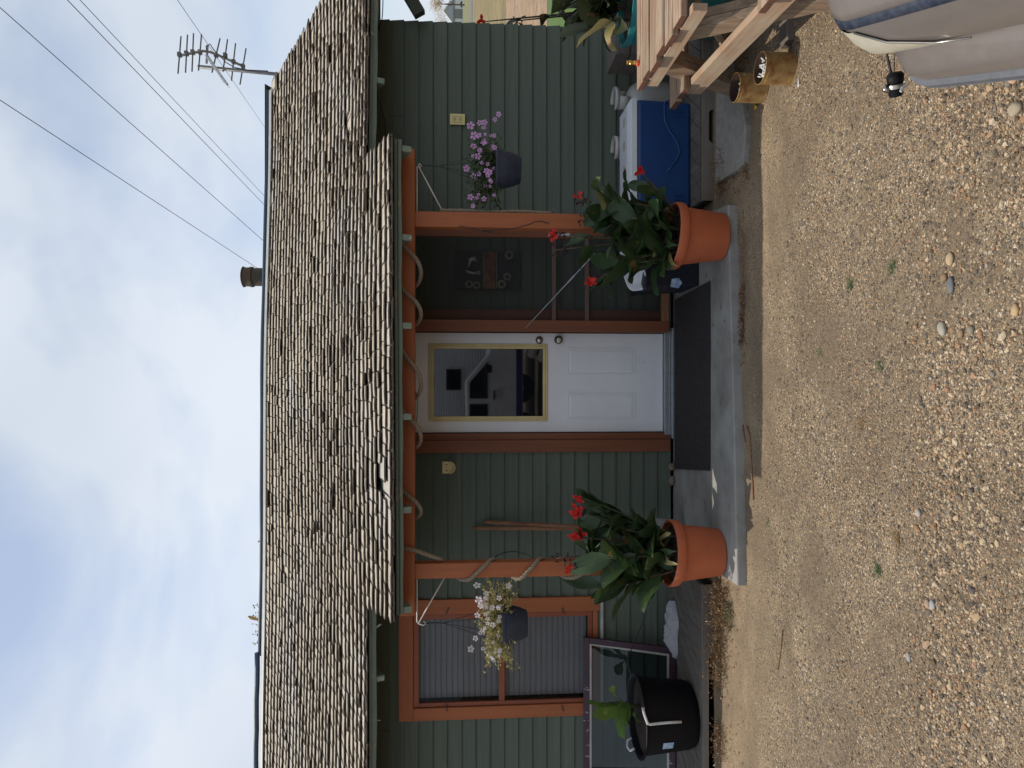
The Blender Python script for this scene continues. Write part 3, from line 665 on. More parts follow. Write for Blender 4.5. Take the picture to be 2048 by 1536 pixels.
# ------------------------------------------------------------------ wooden decks either side of the slab
def deck(xa, xb, label, notch):
    t = empty('wooden_deck', ((xa + xb) / 2, 5.2, 0), label, 'deck', 'low wooden decks along the wall')
    yf = G(1404, 1300, .07).y; z1 = .085
    b = MB(); sgn = -1; pitch = .135; w = WY - yf - .004
    x = xa - w * .9 - .3
    while x < xb + .3:
        # boards run at a slant from wall to edge
        p = [(x, yf), (x + pitch - .007, yf), (x + pitch - .007 + w * .72, yf + w), (x + w * .72, yf + w)]
        # clip to deck rectangle
        poly = p
        for side, lim in ((0, xa), (1, xb)):
            out_ = []
            for i in range(len(poly)):
                a, c_ = poly[i], poly[(i + 1) % len(poly)]
                ia = (a[0] >= lim) if side == 0 else (a[0] <= lim); ic = (c_[0] >= lim) if side == 0 else (c_[0] <= lim)
                if ia: out_.append(a)
                if ia != ic:
                    tt = (lim - a[0]) / (c_[0] - a[0]); out_.append((lim, a[1] + (c_[1] - a[1]) * tt))
            poly = out_
            if len(poly) < 3: break
        if len(poly) >= 3: b.slab(poly, z1 - .028 + U(-.001, .001), z1 + U(-.0015, .0015))
        x += pitch
    b.build('deck_boards', M['deck'], t)
    zt = z1 - .012; zbm = -.035
    pts = [(xa, zt), (xa, zbm)]
    for nx0, nx1 in notch: pts += [(nx0, zbm), (nx0 + .0, zbm + .045), (nx0 + .02, zbm + .062), (nx1 - .02, zbm + .062), (nx1, zbm + .045), (nx1, zbm)]
    pts += [(xb, zbm), (xb, zt)]
    b = MB(); b.prism(pts, yf - .022, yf - .001); b.build('fascia', M['deckx'], t, False, .002)
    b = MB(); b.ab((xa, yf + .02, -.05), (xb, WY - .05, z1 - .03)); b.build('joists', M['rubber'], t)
    b = MB(); b.ab((xa, yf - .028, -.03), (xb, yf - .0225, -.012)); b.ab((xa + .01, yf + .001, z1 - .020), (xb - .01, yf + .006, z1 - .006)); b.build('skid', M['deckx'], t)
    return z1, yf
xdl = G(1404, 1168, .07).x; xdr = G(1404, 402, .07).x
def fx(Y): return pz(1420, Y, 4.85)[0]
Zd, Yf = deck(-5.2, xdl, 'grey slanted board deck under the window with dead weeds at its edge', [(fx(1378), fx(1306)), (fx(1610), fx(1528))])
deck(xdr, HX1 - .05, 'grey slanted board deck that the blue cooler stands on', [(fx(288), fx(222))])

# doormat
b = MB(); zz = Zs + .003
c4 = [G(1421, 941, zz), G(1421, 562, zz), G(1351, 600, zz), G(1351, 938, zz)]
b.slab([(p.x, p.y) for p in c4], zz, zz + .009); b.build('doormat', M['mat'], None, False, .003, origin=(0, 5, zz), label='dark brown fibre mat lying on the concrete in front of the white door', category='doormat')

# splash block
def sb(X, Y): q = G(X, Y, .03); return (q.x, q.y)
b = MB(); pts = [sb(1430, 368), sb(1448, 356), sb(1470, 342), sb(1484, 330), sb(1489, 290), sb(1490, 250), sb(1485, 215), sb(1478, 185), sb(1470, 150), sb(1462, 110), sb(1432, 110), sb(1431, 240)]
b.slab(pts, -.04, .03)
# split top up for a dished surface
b.build('splash_block', M['concrete2'], None, False, .008, origin=(1.7, 4.5, 0), label='speckled grey concrete slab with a broken end lying before the right deck', category='concrete slab')

# ------------------------------------------------------------------ terracotta pots with cannas
def leafmesh(b, p0, d, ln, wd, droop=.4, roll=0, fold=.25, tip=.15):
    """one pointed oval blade"""
    d = Vector(d).normalized(); p = Vector(p0); ns = 9; k = []
    upv = Vector((0, 0, 1)); side = d.cross(upv)
    if side.length < .05: side = Vector((1, 0, 0))
    side.normalize(); side = Matrix.Rotation(roll, 3, d) @ side
    wob = U(0, 6); rows = []
    for i in range(ns + 1):
        t = i / ns; w_ = wd * (math.sin(math.pi * min(1, t * .92 + .03)) ** .75) * (1 - .35 * t) * .55 + .001
        if i == ns: w_ = .0008
        nrm = side.cross(d).normalized()
        e = .010 * math.sin(t * 9 + wob) * (1 if i < ns else 0)
        rows.append([p - side * w_ + nrm * (fold * w_ + e), p - side * w_ * .5 + nrm * fold * w_ * .4, p.copy(), p + side * w_ * .5 + nrm * fold * w_ * .4, p + side * w_ + nrm * (fold * w_ - e)])
        p = p + d * (ln / ns); d = (d + Vector((0, 0, -droop / ns)) * (.6 + 1.2 * t)).normalized(); side = (side - d * side.dot(d)).normalized()
    b.grid(rows)
def flower(b, c, s=.05, face=Vector((0, -1, .2))):
    face = face.normalized(); u = face.cross(Vector((0, 0, 1))).normalized(); w_ = u.cross(face)
    n = R.choice([3, 4, 4, 5]); a0 = U(0, 6)
    for i in range(n):
        an = a0 + 2 * math.pi * i / n + U(-.35, .35); d = (u * math.cos(an) + w_ * math.sin(an) + face * U(.1, .6)).normalized()
        ln = s * U(.8, 1.25); sd = d.cross(face).normalized(); wd = s * U(.28, .42); rows = []
        for j in range(6):
            t = j / 5; ww = wd * math.sin(math.pi * (t * .8 + .1)) ; pp = c + d * ln * t + face * (.010 * math.sin(t * 3))
            rows.append([pp - sd * ww + face * .006 * math.sin(j * 2 + i), pp + face * -.004, pp + sd * ww + face * .006 * math.cos(j * 2.3 + i)])
        b.grid(rows)
def pot(name, cx, cy, z0, label, tilt, rtop, rbot, h, band):
    t = empty(name, (cx, cy, z0), label, 'potted plant', 'potted cannas at the slab corners')
    fn = lambda v: Vector((v.x, v.y, v.z - tilt * v.x * (v.z / h)))
    b = MB(); b.lathe([(.0005, .003), (rbot - .012, 0), (rbot, .008), (rbot + (rtop - .018 - rbot) * (1 - band / h), h - band), (rtop - .004, h - band + .002), (rtop, h - band + .010), (rtop + .004, h - .006), (rtop, h), (rtop - .012, h - .002), (rtop - .020, h - .04), (rtop - .024, h - .06)], (cx, cy, z0), 64, fn)
    b.build('pot', M['terra'], t, 2)
    b = MB(); b.lathe([(.0005, h - .035), (rtop * .5, h - .03), (rtop - .02, h - .04)], (cx, cy, z0), 24, fn); b.build('soil', M['soil'], t)
    return t
def canna(root, cx, cy, zr, rad, nst, hts, seed, flowers, mat='canna', spread=1.0, llen=(.22, .36), facey=0, nlv=(3, 5)):
    global R; R0 = R; R = random.Random(seed)
    st = MB(); lv = MB(); dry = MB()
    stems = []
    for i in range(nst):
        a = U(0, 6.28); r = rad * math.sqrt(R.random()) * .8; b0 = Vector((cx + r * math.cos(a), cy + r * math.sin(a), zr - .02)); h = U(*hts)
        lean = Vector((math.cos(a) * .26 * spread + U(-.08, .08), math.sin(a) * .16 * spread, 1)); tp = b0 + lean * h; stems.append((b0, tp))
    for f in flowers:
        tp = Vector(f[:3]); a = U(0, 6.28); b0 = Vector((cx + (tp.x - cx) * .25, cy + (tp.y - cy) * .3, zr - .02)); stems.append((b0, tp))
    for k, (b0, tp) in enumerate(stems):
        fl_ = k >= nst; mid = b0.lerp(tp, .5) + Vector((U(-.02, .02), U(-.02, .02), 0)); pts = [b0, b0.lerp(mid, .5), mid, mid.lerp(tp, .55), tp]
        st.tube(pts, [.011, .010, .008, .006, .004], 6)
        nl = R.randint(*nlv); ph = U(0, 6.28); Ls = (tp - b0).length
        for j in range(nl):
            t = (.22 + .74 * j / max(1, nl - 1)) * (.72 if fl_ else 1); q = b0.lerp(tp, t); an = ph + j * 2.6 + U(-.4, .4); el = U(.7, 2.2) * (1.0 if t > .5 else .6)
            d = Vector((math.cos(an), math.sin(an) * .8 - .12, el)); ln = U(*llen) * (1 if not fl_ else .8)
            tgt = dry if R.random() < .03 else lv
            leafmesh(tgt, q, d, ln, ln * U(.36, .52), droop=U(.2, 1.1), roll=U(-.7, .7), fold=U(.15, .5))
    for i in range(int(5 * spread)):          # low old leaves bending over the rim
        a = U(0, 6.28); q = Vector((cx + rad * .5 * math.cos(a), cy + rad * .5 * math.sin(a), zr + U(.0, .08)))
        leafmesh(dry if i % 2 else lv, q, (math.cos(a), math.sin(a), .9), U(.14, .24), U(.05, .08), droop=2.2, roll=U(-.8, .8))
    st.build('stem', M['stem'], root, True); lv.build('leaves', M[mat], root, True)
    if dry.v: dry.build('dry_leaves', M['petdry'], root, True)
    for f in flowers:
        tp = Vector(f[:3]); kind = f[3]
        if 'f' in kind:
            b = MB()
            for _ in range(3 if 'F' in kind else 1): flower(b, tp + Vector((U(-.02, .02), U(-.02, 0), U(-.02, .02))), .044, Vector((U(-.9, .9), -1, U(-.2, .7))))
            b.build('flower', M['red'], root, True)
        if 'b' in kind:
            b = MB()
            for _ in range(16):
                q = tp + Vector((U(-.028, .028), U(-.02, .02), U(-.085, .02))); d = Vector((U(-1, 1), U(-1, 1), U(-.2, 1))).normalized()
                b.tube([q, q + d * .012, q + d * U(.022, .035)], [.003, U(.005, .008), .001], 5)
            b.build('seed_head', M['bud'], root, True)
    R = R0
zr = Zs + .31
q = G(1463, 1112, Zs); cxl, cyl = -1.105, 4.56
tl = pot('potted_canna', cxl, cyl, Zs, 'terracotta pot of red flowering canna at the left front corner of the slab', .07, .212, .152, .345, .062)
def pt(X, Y, d): return tuple(P(X, Y, d))
canna(tl, cxl, cyl, zr, .16, 13, (.18, .54), 11, [(*pt(1160, 994, 4.52), 'f'), (*pt(1152, 1022, 4.5), 'Ffb'), (*pt(1156, 1074, 4.5), 'Ff'), (*pt(1112, 1116, 4.56), 'b'), (*pt(1136, 1130, 4.5), 'fb'), (*pt(1180, 1045, 4.6), 'b')])
cxr, cyr = .955, 4.50
tr_ = pot('potted_canna', cxr, cyr, Zs, 'terracotta pot of red flowering canna beside the blue cooler', .07, .212, .150, .345, .062)
canna(tr_, cxr, cyr, zr, .16, 13, (.16, .52), 23, [(*pt(1155, 400, 4.5), 'fb'), (*pt(1108, 472, 4.5), 'fb'), (*pt(1282, 345, 4.42), 'f'), (*pt(1186, 562, 4.46), 'fb'), (*pt(1112, 500, 4.5), 'b'), (*pt(1160, 440, 4.52), 'b')], spread=1.15)

# ------------------------------------------------------------------ hanging baskets
def petunia(b0, bs, c, s, face):
    face = face.normalized(); u = face.cross(Vector((0, 0, 1))).normalized(); w_ = u.cross(face); a0 = U(0, 6)
    for i in range(5):
        an = a0 + 2 * math.pi * i / 5; d = u * math.cos(an) + w_ * math.sin(an); sd_ = d.cross(face).normalized()
        p1 = c + d * s * .2; p2 = c + d * s * .72 + face * s * .1; p3 = c + d * s + face * s * .02
        w1, w2, w3 = s * .07, s * .33, s * .2
        b0.add([p1 - sd_ * w1, p2 - sd_ * w2, p3 - sd_ * w3, p3, p2 - sd_ * s * .09, p1], [(0, 1, 4, 5), (1, 2, 3, 4)])
        b0.add([p1 + sd_ * w1, p2 + sd_ * w2, p3 + sd_ * w3, p3, p2 + sd_ * s * .09, p1], [(5, 4, 1, 0), (4, 3, 2, 1)])
        bs.add([p1 - face * .0005, p2 - sd_ * s * .09 - face * .0005, p3, p2 + sd_ * s * .09 - face * .0005], [(0, 1, 2, 3)])
def basket(cx, cy, ztop, hook, label, seed, dry, env, fls):
    global R; R0 = R; R = random.Random(seed)
    t = empty('hanging_basket', (cx, cy, ztop - .17), label, 'hanging basket', 'hanging flower baskets under the porch beam')
    b = MB(); h = .17; fnz = lambda v: v
    b.lathe([(.0005, .002), (.083, 0), (.09, .01), (.098, .035), (.104, .04), (.118, .10), (.122, .106), (.128, h - .02), (.134, h - .018), (.135, h), (.126, h), (.118, h - .03)], (cx, cy, ztop - h), 48)
    pt_ = b.build('pot', M['potgrey'], t, 2)
    b = MB(); b.lathe([(.0005, ztop - .02), (.12, ztop - .025)], (cx, cy, 0), 20); b.build('soil', M['soil'], t)
    b = MB(); hk = Vector(hook); jn = hk + Vector((.0, 0, -.13))
    b.tube([hk, hk + Vector((.003, 0, -.06)), jn], .0045, 6)
    for k in range(4):
        a = math.pi / 4 + k * math.pi / 2; b.tube([jn, (cx + .13 * math.cos(a), cy + .13 * math.sin(a), ztop - .005)], .0022, 5)
    b.build('hanger', M['wire'], t)
    st = MB(); lf = MB()
    for i in range(150 if dry else 150):
        a = U(0, 6.28); r = .11 * math.sqrt(R.random()); q = Vector((cx + r * math.cos(a), cy + r * math.sin(a), ztop - .02)); ex = env[0] if R.random() < env[2] else env[1]
        side = -1 if R.random() < env[2] else 1; reach = abs(env[0] if side < 0 else env[1])
        e = Vector((cx + side * U(0, reach), cy + U(-.12, .12), ztop + U(*env[3]) - (.05 if abs(r) > .09 else 0)))
        mid = q.lerp(e, .5) + Vector((U(-.03, .03), U(-.03, .03), U(.0, .05))); pts = [q, q.lerp(mid, .55) + Vector((0, 0, .01)), mid, mid.lerp(e, .5) + Vector((U(-.01, .01), 0, U(-.01, .01))), e]
        st.tube(pts, [.0014, .0013, .0012, .001, .0008], 3, False)
        for j in range(20):
            tt = U(.15, 1); k = min(3, int(tt * 4)); pp = pts[k].lerp(pts[k + 1], tt * 4 - k) + Vector((U(-.006, .006), U(-.006, .006), U(-.006, .006)))
            d = Vector((U(-1, 1), U(-1, 1), U(-.4, 1))).normalized(); s_ = d.cross(Vector((U(-1, 1), U(-1, 1), U(-1, 1)))).normalized(); ln = U(.014, .030); w_ = ln * U(.2, .34)
            lf.add([pp, pp + d * ln * .5 + s_ * w_, pp + d * ln, pp + d * ln * .5 - s_ * w_], [(0, 1, 2, 3)])
    st.build('stems', M['petdry' if dry else 'petgreen'], t); lf.build('foliage', M['petdry' if dry else 'petgreen'], t)
    fls = list(fls)
    for _ in range(22 if not dry else 26): fls.append((cx + U(-.22, .22), ztop + U(.0, .15), U(.010, .016)))
    for f in fls:
        c = Vector((f[0], cy + U(-.15, -.06), f[1])); bA, bB = MB(), MB(); petunia(bA, bB, c, f[2], Vector((U(-.5, .5), -1, U(-.1, .5))))
        if dry: bA.build('flower', M['palepetal'], t)
        else:
            bA.mi = 0; n0 = len(bA.f); o = len(bA.v); bA.v += bB.v; bA.f += [tuple(i + o for i in f_) for f_ in bB.f]; bA.m += [1] * len(bB.f)
            bA.build('flower', [M['petal'], M['petal2']], t)
    R = R0; return t
def xz(X, Y, d=4.6): return pz(X, Y, d)
hkR = P(836, 331, 4.68); hkL = P(845, 1247, 4.68)
fr_ = [(*xz(X, Y), s) for X, Y, s in ((941, 257, .026), (959, 248, .018), (969, 249, .019), (997, 232, .018), (990, 238, .016), (948, 276, .026), (967, 262, .016), (967, 284, .022), (947, 296, .022), (956, 314, .022), (933, 339, .022), (959, 303, .017), (972, 346, .019), (979, 349, .019), (947, 352, .019), (941, 397, .021), (968, 398, .017), (946, 414, .016), (979, 366, .013), (971, 370, .013), (957, 277, .02), (975, 330, .014))]
cxR = pz(988, 339, 4.68)[0]
basket(cxR, 4.68, pz(990, 337, 4.66)[1], hkR, 'slate pot of striped pink petunias hanging right of the doorway', 5, False, (-.28, .26, .5, (-.03, .20)), fr_)
fl2 = [(*xz(X, Y), s) for X, Y, s in ((954, 1167, .024), (958, 1200, .028), (961, 1212, .02), (942, 1300, .022), (1016, 1167, .02), (998, 1193, .018), (972, 1182, .018), (970, 1210, .018), (984, 1211, .018), (985, 1243, .018), (951, 1275, .018), (1009, 1262, .016), (955, 1228, .02), (996, 1238, .014), (975, 1235, .014))]
cxL = pz(1000, 1248, 4.68)[0]
basket(cxL, 4.68, pz(1003, 1248, 4.66)[1], hkL, 'slate pot of drying pale petunias hanging in front of the window', 9, True, (-.30, .30, .5, (-.10, .16)), fl2)
# white wall brackets holding them
def bracket(xp, sgn, hook, zt, zl, label):
    b = MB(); hk = Vector(hook); y = 4.68
    b.tube([(xp + sgn * .004, y, zl), (xp + sgn * .004, y, zt), (xp + sgn * .02, y, zt), (hk.x - sgn * .012, y, zt), (hk.x + sgn * .0, y, zt - .012), (hk.x + sgn * .012, y, hk.z - .005), (hk.x, y, hk.z - .022), (hk.x - sgn * .014, y, hk.z - .008)], .0048, 7)
    b.tube([(xp + sgn * .004, y, zl + .02), (hk.x - sgn * .005, y, zt - .01)], .0046, 7)
    b.build('plant_bracket', M['whitepaint'], None, True, origin=(xp, y, zt), label=label, category='bracket', group='white plant brackets on the posts')
bracket(POSTR + .002, 1, hkR, pz(834, 400, 4.68)[1], pz(893, 425, 4.68)[1], 'white wire bracket on the right post holding the pink petunias')
bracket(POSTL - .002, -1, hkL, pz(834, 1200, 4.68)[1], pz(896, 1157, 4.68)[1], 'white wire bracket on the left post holding the drying petunias')

# ------------------------------------------------------------------ rope
def ropemesh(b, pts, r):
    """three twisted strands"""
    pts = [Vector(p) for p in pts]; L_ = [0]
    for i in range(1, len(pts)): L_.append(L_[-1] + (pts[i] - pts[i - 1]).length)
    step = .012; n = max(3, int(L_[-1] / step)); cen = []; k = 0
    for i in range(n + 1):
        s = L_[-1] * i / n
        while k < len(L_) - 2 and L_[k + 1] < s: k += 1
        cen.append(pts[k].lerp(pts[k + 1], min(1, (s - L_[k]) / max(1e-6, L_[k + 1] - L_[k]))))
    cen = [sum((cen[max(0, min(n, i + j))] for j in (-2, -1, 0, 1, 2)), Vector()) / 5 for i in range(n + 1)]
    for st_ in range(3):
        q = []
        for i, c_ in enumerate(cen):
            t = (cen[min(i + 1, n)] - cen[max(0, i - 1)]).normalized(); a = Vector((0, 1, 0)) if abs(t.y) < .8 else Vector((1, 0, 0)); u = t.cross(a).normalized(); w_ = t.cross(u); an = i * .95 + st_ * 2.094
            q.append(c_ + (u * math.cos(an) + w_ * math.sin(an)) * r * .5)
        b.tube(q, r * .62, 5)
b = MB(); path = []
bz, bt = zb0, zb1; yF, yB = 4.60, 4.73
starts = [(473, 565), (565, 645), (683, 795), (806, 897), (968, 1042), (1090, 1180)]
xs = [(pz(820, a, 4.6)[0], pz(820, c_, 4.6)[0]) for a, c_ in starts]
path = []
for xa, xb in xs[:-1]:
    ln = xa - xb
    path += [Vector((xa, yF - .006, bt + .005)), Vector((xa - ln * .25, yF - .008, bt - .045)), Vector((xa - ln * .45, yF - .006, bz - .004)), Vector((xa - ln * .62, yF + .0, bz - .034)), Vector((xa - ln * .78, yF + .03, bz - .042)), Vector((xa - ln * .92, 4.68, bz - .028)), Vector((xa - ln * 1.02, yB, bz - .002)), Vector((xa - ln * 1.1, yB + .004, bt + .012)), Vector((xa - ln * 1.15, 4.66, bt + .02))]
ropemesh(b, path, .0135)
rp1 = b.build('rope', M['rope'], None, True, origin=(0, 4.6, bz), label='grey twisted rope wound loosely around the orange porch beam', category='rope')
b = MB(); xl, xrr = POSTL, POSTL + .1; zt = P(835, 1100, 4.6)
path = [Vector((pz(803, 1093, 4.6)[0], yF - .004, bt)), Vector((pz(830, 1100, 4.6)[0], yF - .004, bz - .0)), Vector((xrr + .012, 4.66, P(884, 1122, 4.6).z)), Vector((xrr - .02, 4.73, P(892, 1122, 4.6).z)), Vector((xl + .02, 4.73, P(905, 1122, 4.6).z)), Vector((xl - .016, 4.66, P(918, 1155, 4.6).z)), Vector((xl - .012, 4.61, P(938, 1155, 4.6).z)), Vector((xl + .04, 4.604, P(955, 1145, 4.6).z)), Vector((xrr - .01, 4.604, P(972, 1127, 4.6).z)), Vector((xrr + .016, 4.65, P(985, 1122, 4.6).z)), Vector((xrr - .02, 4.73, P(1000, 1122, 4.6).z)), Vector((xl + .02, 4.73, P(1015, 1122, 4.6).z)), Vector((xl - .016, 4.66, P(1030, 1155, 4.6).z)), Vector((xl - .01, 4.61, P(1042, 1155, 4.6).z)), Vector((xl + .04, 4.604, P(1056, 1140, 4.6).z)), Vector((xrr - .01, 4.604, P(1070, 1127, 4.6).z)), Vector((xrr + .016, 4.65, P(1082, 1122, 4.6).z)), Vector((xrr - .02, 4.73, P(1100, 1122, 4.6).z)), Vector((xl + .02, 4.73, P(1115, 1122, 4.6).z)), Vector((xl - .016, 4.66, P(1130, 1155, 4.6).z)), Vector((xl - .014, 4.62, P(1150, 1155, 4.6).z)), Vector((xl + .02, 4.604, P(1165, 1150, 4.6).z)), Vector((xl + .06, 4.604, P(1180, 1140, 4.6).z))]
ropemesh(b, path, .0135); b.build('rope', M['rope'], None, True, origin=(xl, 4.6, 1), label='grey twisted rope spiralling down the left orange post', category='rope')
b = MB(); xq = POSTR + .016; path = [Vector((xq, 4.665, P(X, 424, 4.66).z)) + Vector((.003 * math.sin(X * .05), .004 * math.cos(X * .07), 0)) for X in range(878, 1116, 12)]
ropemesh(b, path, .0125)
for i in range(70):
    q = path[-1] + Vector((U(-.012, .012), U(-.012, .012), U(0, .05))); b.tube([q, q + Vector((U(-.012, .022), U(-.02, .02), U(-.03, .01)))], .0007, 3, False)
b.build('rope', M['rope'], None, True, origin=(xq, 4.66, 1), label='straight grey rope with a frayed end beside the right orange post', category='rope')

# black cables
def cable(pts, r, label, mat='wire'):
    pts = [Vector(p) for p in pts]; q = []
    for i in range(len(pts) - 1):
        p0, p1, p2, p3 = pts[max(0, i - 1)], pts[i], pts[i + 1], pts[min(len(pts) - 1, i + 2)]
        for j in range(6):
            t = j / 6; q.append(.5 * ((2 * p1) + (p2 - p0) * t + (2 * p0 - 5 * p1 + 4 * p2 - p3) * t * t + (3 * p1 - p0 - 3 * p2 + p3) * t ** 3))
    q.append(pts[-1]); b = MB(); b.tube(q, r, 6)
    return b.build('cable', M[mat], None, True, origin=pts[0], label=label, category='cable')
cable([P(918, 452, 4.605), P(960, 460, 4.60), P(975, 464, 4.61), P(985, 465, 4.62), P(965, 461, 4.60), P(1020, 458, 4.595), P(1060, 448, 4.605), P(1068, 444, 4.6), P(1082, 443, 4.605), P(1098, 447, 4.61)], .003, 'black knotted cord tied to the front of the right post')
cable([P(980, 1122, 4.72), P(1000, 1108, 4.75), P(1025, 1103, 4.76), P(1050, 1108, 4.75), P(1075, 1120, 4.72), P(1110, 1124, 4.72), P(1150, 1122, 4.72)], .0035, 'black cable bulging out beside the left post')
cable([P(1262, 1350, 4.8), P(1258, 1338, 4.82), P(1255, 1320, 4.84), P(1262, 1300, 4.9), P(1275, 1270, 4.95), P(1287, 1240, 4.95), P(1292, 1215, 4.9), P(1290, 1190, 4.75), P(1285, 1165, 4.6)], .0042, 'black hose looping from the bucket to the left canna pot')
cable([P(766, 0, 5.35), P(764, 38, 5.45), P(756, 60, 5.5), P(752, 120, 5.5), P(752, 178, 5.5), P(762, 215, 5.52), P(770, 250, 5.54), P(771, 300, 5.54), P(775, 380, 5.55)], .004, 'thin black cable sagging below the right eave')
cable([P(828, 775, 5.55), P(833, 790, 5.54), P(835, 815, 5.54), P(832, 850, 5.55)], .003, 'short black wire hanging over the top of the white door')
# ------------------------------------------------------------------ things along the wall
# shovel handles
for (X0, Y0), (X1, Y1), lab in (((947, 1056), (1230, 1058), 'longer dark wooden tool handle leaning on the siding behind the left canna'), ((968, 1044), (1212, 1056), 'shorter pale wooden tool handle leaning on the siding behind the left canna')):
    a, c_ = P(X0, Y0, 5.565), P(X1, Y1, 5.36); c_ = a + (c_ - a) * ((a.z - Zs - .12) / (a.z - c_.z))
    t = empty('shovel', c_, lab, 'garden tool', 'long handled tools leaning on the wall')
    b = MB(); b.tube([a, a.lerp(c_, .03), a.lerp(c_, .3), a.lerp(c_, .7), c_], [.010, .0155, .0155, .015, .016], 10); b.build('handle', M['handlewood'], t, True)
    b = MB(); rows = []
    for i in range(7):
        u = i / 6; w_ = .09 * (1 - .25 * u) if u < .6 else .09 * (1 - .25 * u) * math.sqrt(max(0, 1 - ((u - .6) / .42) ** 2))
        rows.append([(c_.x + w_ * s_, c_.y - .012 + .012 * abs(s_), c_.z + .12 - .235 * u) for s_ in (-1, -.5, 0, .5, 1)])
    b.grid(rows); b.build('blade', M['galv'], t, True)
# carved sign behind the screen
y = 5.562; t = empty('wall_sign', P(975, 541, y), 'rusty metal and grey board wall art with gear flowers hanging behind the screen door', 'wall art')
A0, A1 = P(910, 578, y), P(1041, 505, y)
b = MB(); b.ab((A0.x, y, A1.z), (A1.x, y + .012, A0.z)); b.build('board', M['board'], t, False, .003)
b = MB(); p0, p1 = P(969, 578, y), P(991, 504, y); b.ab((p0.x, y - .012, p1.z), (p1.x, y - .001, p0.z)); b.build('centre_plate', M['rust'], t, False, .002)
b = MB()
for X in (967.5, 993.0): q = P(X, 541, y); b.ab((A0.x + .01, y - .008, q.z - .003), (A1.x - .005, y - .0005, q.z + .003))
b.build('metal_strip', M['gear'], t)
for X, Y, r in ((938, 569, .036), (953, 571, .034), (1003, 569, .038), (1014, 554, .034), (1018, 511, .038)):
    q = P(X, Y, y); b = MB(); n = 13; rows_o = []
    pts = []
    for i in range(n):
        for da, rr in ((0, r), (.16, r * .93), (.24, r * .68), (.40, r * .66)):
            a = 2 * math.pi * i / n + da * 1.2; pts.append((q.x + rr * math.cos(a), q.z + rr * math.sin(a)))
    nn = len(pts); inn_ = [(q.x + r * .46 * math.cos(2 * math.pi * i / nn), q.z + r * .46 * math.sin(2 * math.pi * i / nn)) for i in range(nn)]
    b.add([(x, y - .018, z) for x, z in pts] + [(x, y - .021, z) for x, z in inn_] + [(x, y - .008, z) for x, z in pts], [(i, (i + 1) % nn, nn + (i + 1) % nn, nn + i) for i in range(nn)] + [(i, 2 * nn + i, 2 * nn + (i + 1) % nn, (i + 1) % nn) for i in range(nn)])
    gf = b.build('gear_flower', M['gear'], t); b = MB(); b.lathe([(r * .46, 0), (r * .40, .006), (r * .2, .004), (.0005, .005)], (q.x, y - .016, q.z), 16, axis=AX); b.build('gear_centre', M['board'], gf)
b = MB(); pth = [P(X, Y, y - .006) for X, Y in ((931, 541), (938, 545), (948, 547), (958, 546))]; b.tube(pth, [.006, .011, .010, .014], 8)
b.lathe([(.016, -.004), (.016, .004), (.008, .005), (.008, -.004)], P(957, 546, y - .008), 14, axis=AX); b.tube([P(936, 536, y - .004), P(940, 520, y - .006), P(950, 517, y - .006), P(953, 525, y - .004)], [.004, .02, .02, .006], 8); b.build('figure', M['galv'], t, True)
b = MB()
for Y in (516, 570): b.tube([P(910, Y, y), P(903, Y + (1 if Y > 540 else -2), y), P(895, Y + (6 if Y > 540 else -5), y)], .0022, 5)
b.build('hanging_wire', M['wire'], t)
# purple framed window leaning on the wall
TL, TR, BL, BR = P(1167, 1552, 5.55), P(1167, 1272, 5.55), P(1354, 1556, 5.40), P(1350, 1294, 5.40)
for q in (BL, BR): q.z = Zd + .004
t = empty('old_window', (BL + BR) / 2, 'old purple painted window frame leaning against the green wall', 'window frame')
def frame(b, corners, w_, th, off):
    TL, TR, BL, BR = corners; nrm = (TR - TL).cross(BL - TL).normalized(); nrm = nrm if nrm.y < 0 else -nrm
    for a, c_, in1, in2 in ((TL, TR, BL - TL, BR - TR), (BL, BR, TL - BL, TR - BR)):
        i1, i2 = in1.normalized() * w_, in2.normalized() * w_; vs = [a, c_, c_ + i2, a + i1]; b.add([v + nrm * off for v in vs] + [v + nrm * (off - th) for v in vs], [(0, 1, 2, 3), (7, 6, 5, 4), (0, 4, 5, 1), (1, 5, 6, 2), (2, 6, 7, 3), (3, 7, 4, 0)])
    for a, c_, o in ((TL, BL, TR - TL), (TR, BR, TL - TR)):
        d = (c_ - a).normalized(); a2, c2 = a + d * w_, c_ - d * w_; i1 = o.normalized() * w_; vs = [a2, c2, c2 + i1, a2 + i1]; b.add([v + nrm * off for v in vs] + [v + nrm * (off - th) for v in vs], [(0, 1, 2, 3), (7, 6, 5, 4), (0, 4, 5, 1), (1, 5, 6, 2), (2, 6, 7, 3), (3, 7, 4, 0)])
def inset(c4, d):
    TL, TR, BL, BR = c4; u = (TR - TL).normalized(); v_ = (BL - TL).normalized(); return [TL + u * d + v_ * d, TR - u * d + v_ * d, BL + u * d - v_ * d, BR - u * d - v_ * d]
b = MB(); frame(b, (TL, TR, BL, BR), .047, .03, .03); b.build('outer_frame', M['purple'], t, False, .003)
i4 = inset((TL, TR, BL, BR), .0472); b = MB(); frame(b, i4, .017, .02, .022); b.build('inner_bead', M['offwhite'], t, False, .002)
i5 = inset(i4, .016); b = MB(); nrm = Vector((0, 1, 0)); b.add([i5[0] , i5[1], i5[3], i5[2]], [(0, 1, 2, 3)]); b.build('pane', M['oldglass'], t)
